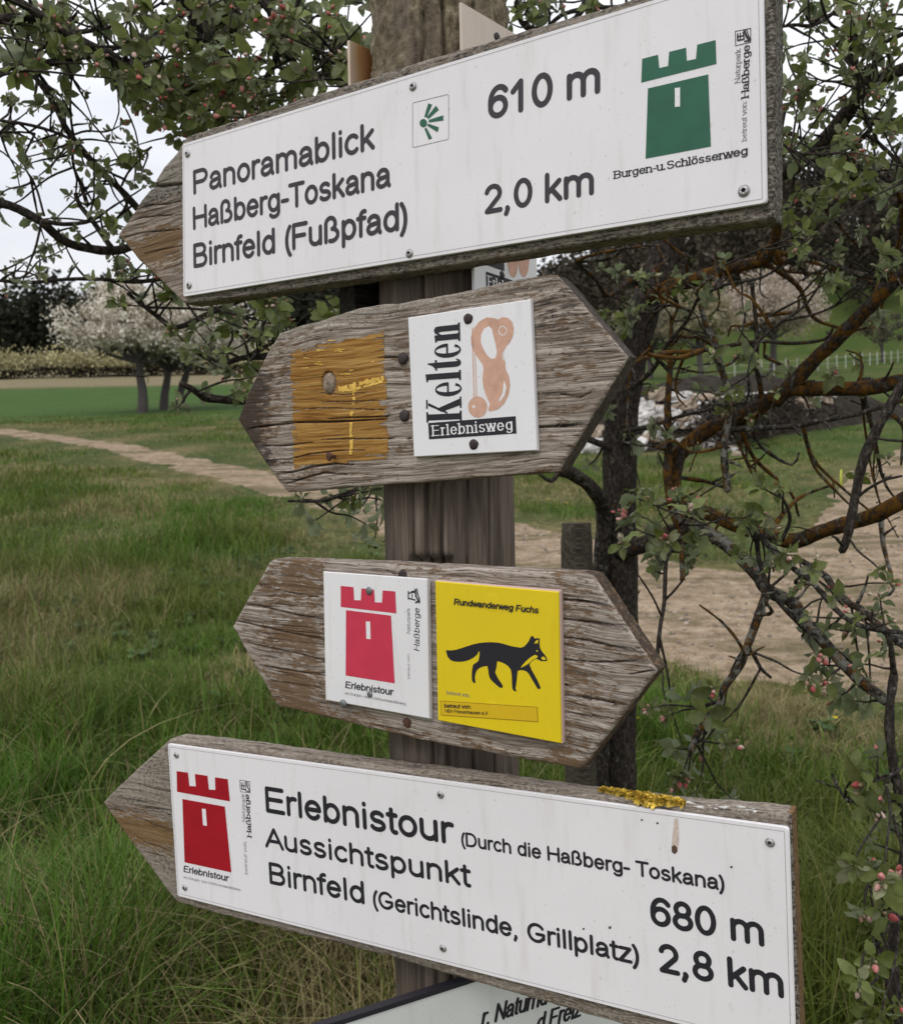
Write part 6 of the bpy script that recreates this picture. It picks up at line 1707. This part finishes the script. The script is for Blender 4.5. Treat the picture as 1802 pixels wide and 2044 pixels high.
m_stone = plain('pale_limestone', (.50, .48, .455), .9, .15, var=.5, vscale=7)
m_stone2 = plain('tan_limestone', (.36, .29, .22), .9, .15, var=.35, vscale=7)
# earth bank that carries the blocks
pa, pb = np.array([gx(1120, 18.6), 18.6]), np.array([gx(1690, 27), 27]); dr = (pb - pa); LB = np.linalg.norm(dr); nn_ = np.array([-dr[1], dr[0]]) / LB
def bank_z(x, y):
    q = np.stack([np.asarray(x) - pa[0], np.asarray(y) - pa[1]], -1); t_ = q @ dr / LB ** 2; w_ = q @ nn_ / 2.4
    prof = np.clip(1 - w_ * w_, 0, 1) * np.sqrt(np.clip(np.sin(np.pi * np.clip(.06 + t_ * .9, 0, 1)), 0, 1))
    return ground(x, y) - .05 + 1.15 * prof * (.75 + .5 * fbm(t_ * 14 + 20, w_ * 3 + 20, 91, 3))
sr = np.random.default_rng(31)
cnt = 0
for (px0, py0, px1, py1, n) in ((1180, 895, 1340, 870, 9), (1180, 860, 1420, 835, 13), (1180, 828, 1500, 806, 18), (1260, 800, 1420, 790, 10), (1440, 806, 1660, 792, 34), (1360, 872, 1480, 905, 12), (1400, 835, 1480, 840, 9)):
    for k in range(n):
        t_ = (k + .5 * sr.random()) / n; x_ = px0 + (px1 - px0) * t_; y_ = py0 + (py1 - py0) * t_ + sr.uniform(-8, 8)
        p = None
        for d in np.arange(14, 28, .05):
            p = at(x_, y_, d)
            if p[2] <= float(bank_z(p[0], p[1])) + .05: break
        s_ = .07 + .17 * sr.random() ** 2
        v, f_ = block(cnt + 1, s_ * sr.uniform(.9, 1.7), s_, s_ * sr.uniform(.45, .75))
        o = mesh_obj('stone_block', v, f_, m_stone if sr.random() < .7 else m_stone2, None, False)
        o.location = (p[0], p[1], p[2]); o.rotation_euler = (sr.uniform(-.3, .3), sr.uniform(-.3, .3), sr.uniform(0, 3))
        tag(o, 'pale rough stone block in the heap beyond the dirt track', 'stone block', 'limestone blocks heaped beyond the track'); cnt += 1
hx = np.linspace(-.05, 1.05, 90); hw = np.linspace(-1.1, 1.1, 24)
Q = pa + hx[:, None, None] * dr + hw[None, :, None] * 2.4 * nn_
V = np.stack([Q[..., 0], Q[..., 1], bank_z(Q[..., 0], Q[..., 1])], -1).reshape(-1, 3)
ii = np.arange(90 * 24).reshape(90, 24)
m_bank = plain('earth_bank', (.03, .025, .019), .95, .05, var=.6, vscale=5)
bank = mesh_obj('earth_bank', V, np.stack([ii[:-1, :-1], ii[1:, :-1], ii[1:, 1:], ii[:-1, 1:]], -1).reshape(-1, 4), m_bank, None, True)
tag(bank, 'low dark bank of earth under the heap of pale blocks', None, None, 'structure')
# dark heap of cut brushwood
b = Buf(); hq = []
for k in range(620):
    t_ = fr_.random(); d0 = 16.6 + 8.5 * t_; q = np.array([gx(1425 + 255 * t_, d0), d0]) + fr_.normal(size=2) * .28; z = float(ground(*q))
    p = np.array([q[0], q[1], z + fr_.random() * (.85 - .1 * t_)]); d_ = fr_.normal(size=3) * (.24, .24, .20)
    pp_, rr_ = catmull([p - d_, p + fr_.normal(size=3) * .05, p + d_], [.012, .010, .005], .2); b.add(*tube(pp_, rr_, 5, k, .2), np.array((.040, .032, .026)) * fr_.uniform(.4, 1.9))
for k in range(4200):
    t_ = fr_.random(); d0 = 16.6 + 8.5 * t_; q = np.array([gx(1425 + 255 * t_, d0), d0]) + fr_.normal(size=2) * .26; z = float(ground(*q))
    hq.append((q[0], q[1], z + (.9 - .1 * t_) * fr_.random() ** .8))
V, F, C = quads(np.array(hq), .045, np.array((.035, .030, .020)) * fr_.uniform(.4, 1.8, (len(hq), 1)))
b.add(V, F); b.c.append(C)
tag(b.obj('brush_heap', m_vc), 'long dark heap of cut brushwood beside the pale stone blocks', 'brushwood heap')
# small yellow marker peg in the grass
pg = at(1678, 938, 12.2); b = Buf()
v, f = tube(np.array([(0, 0, -.05), (0, 0, .1), (.004, 0, .2)]), np.array([.012, .012, .011]), 8, 1, 0); b.add(v, f)
o = b.obj('marker_peg', plain('yellow_peg_paint', (.55, .60, .06), .5), None, True); o.location = (pg[0], pg[1], float(ground(pg[0], pg[1])))
tag(o, 'small yellow marker peg in the grass at the edge of the right track', 'peg')
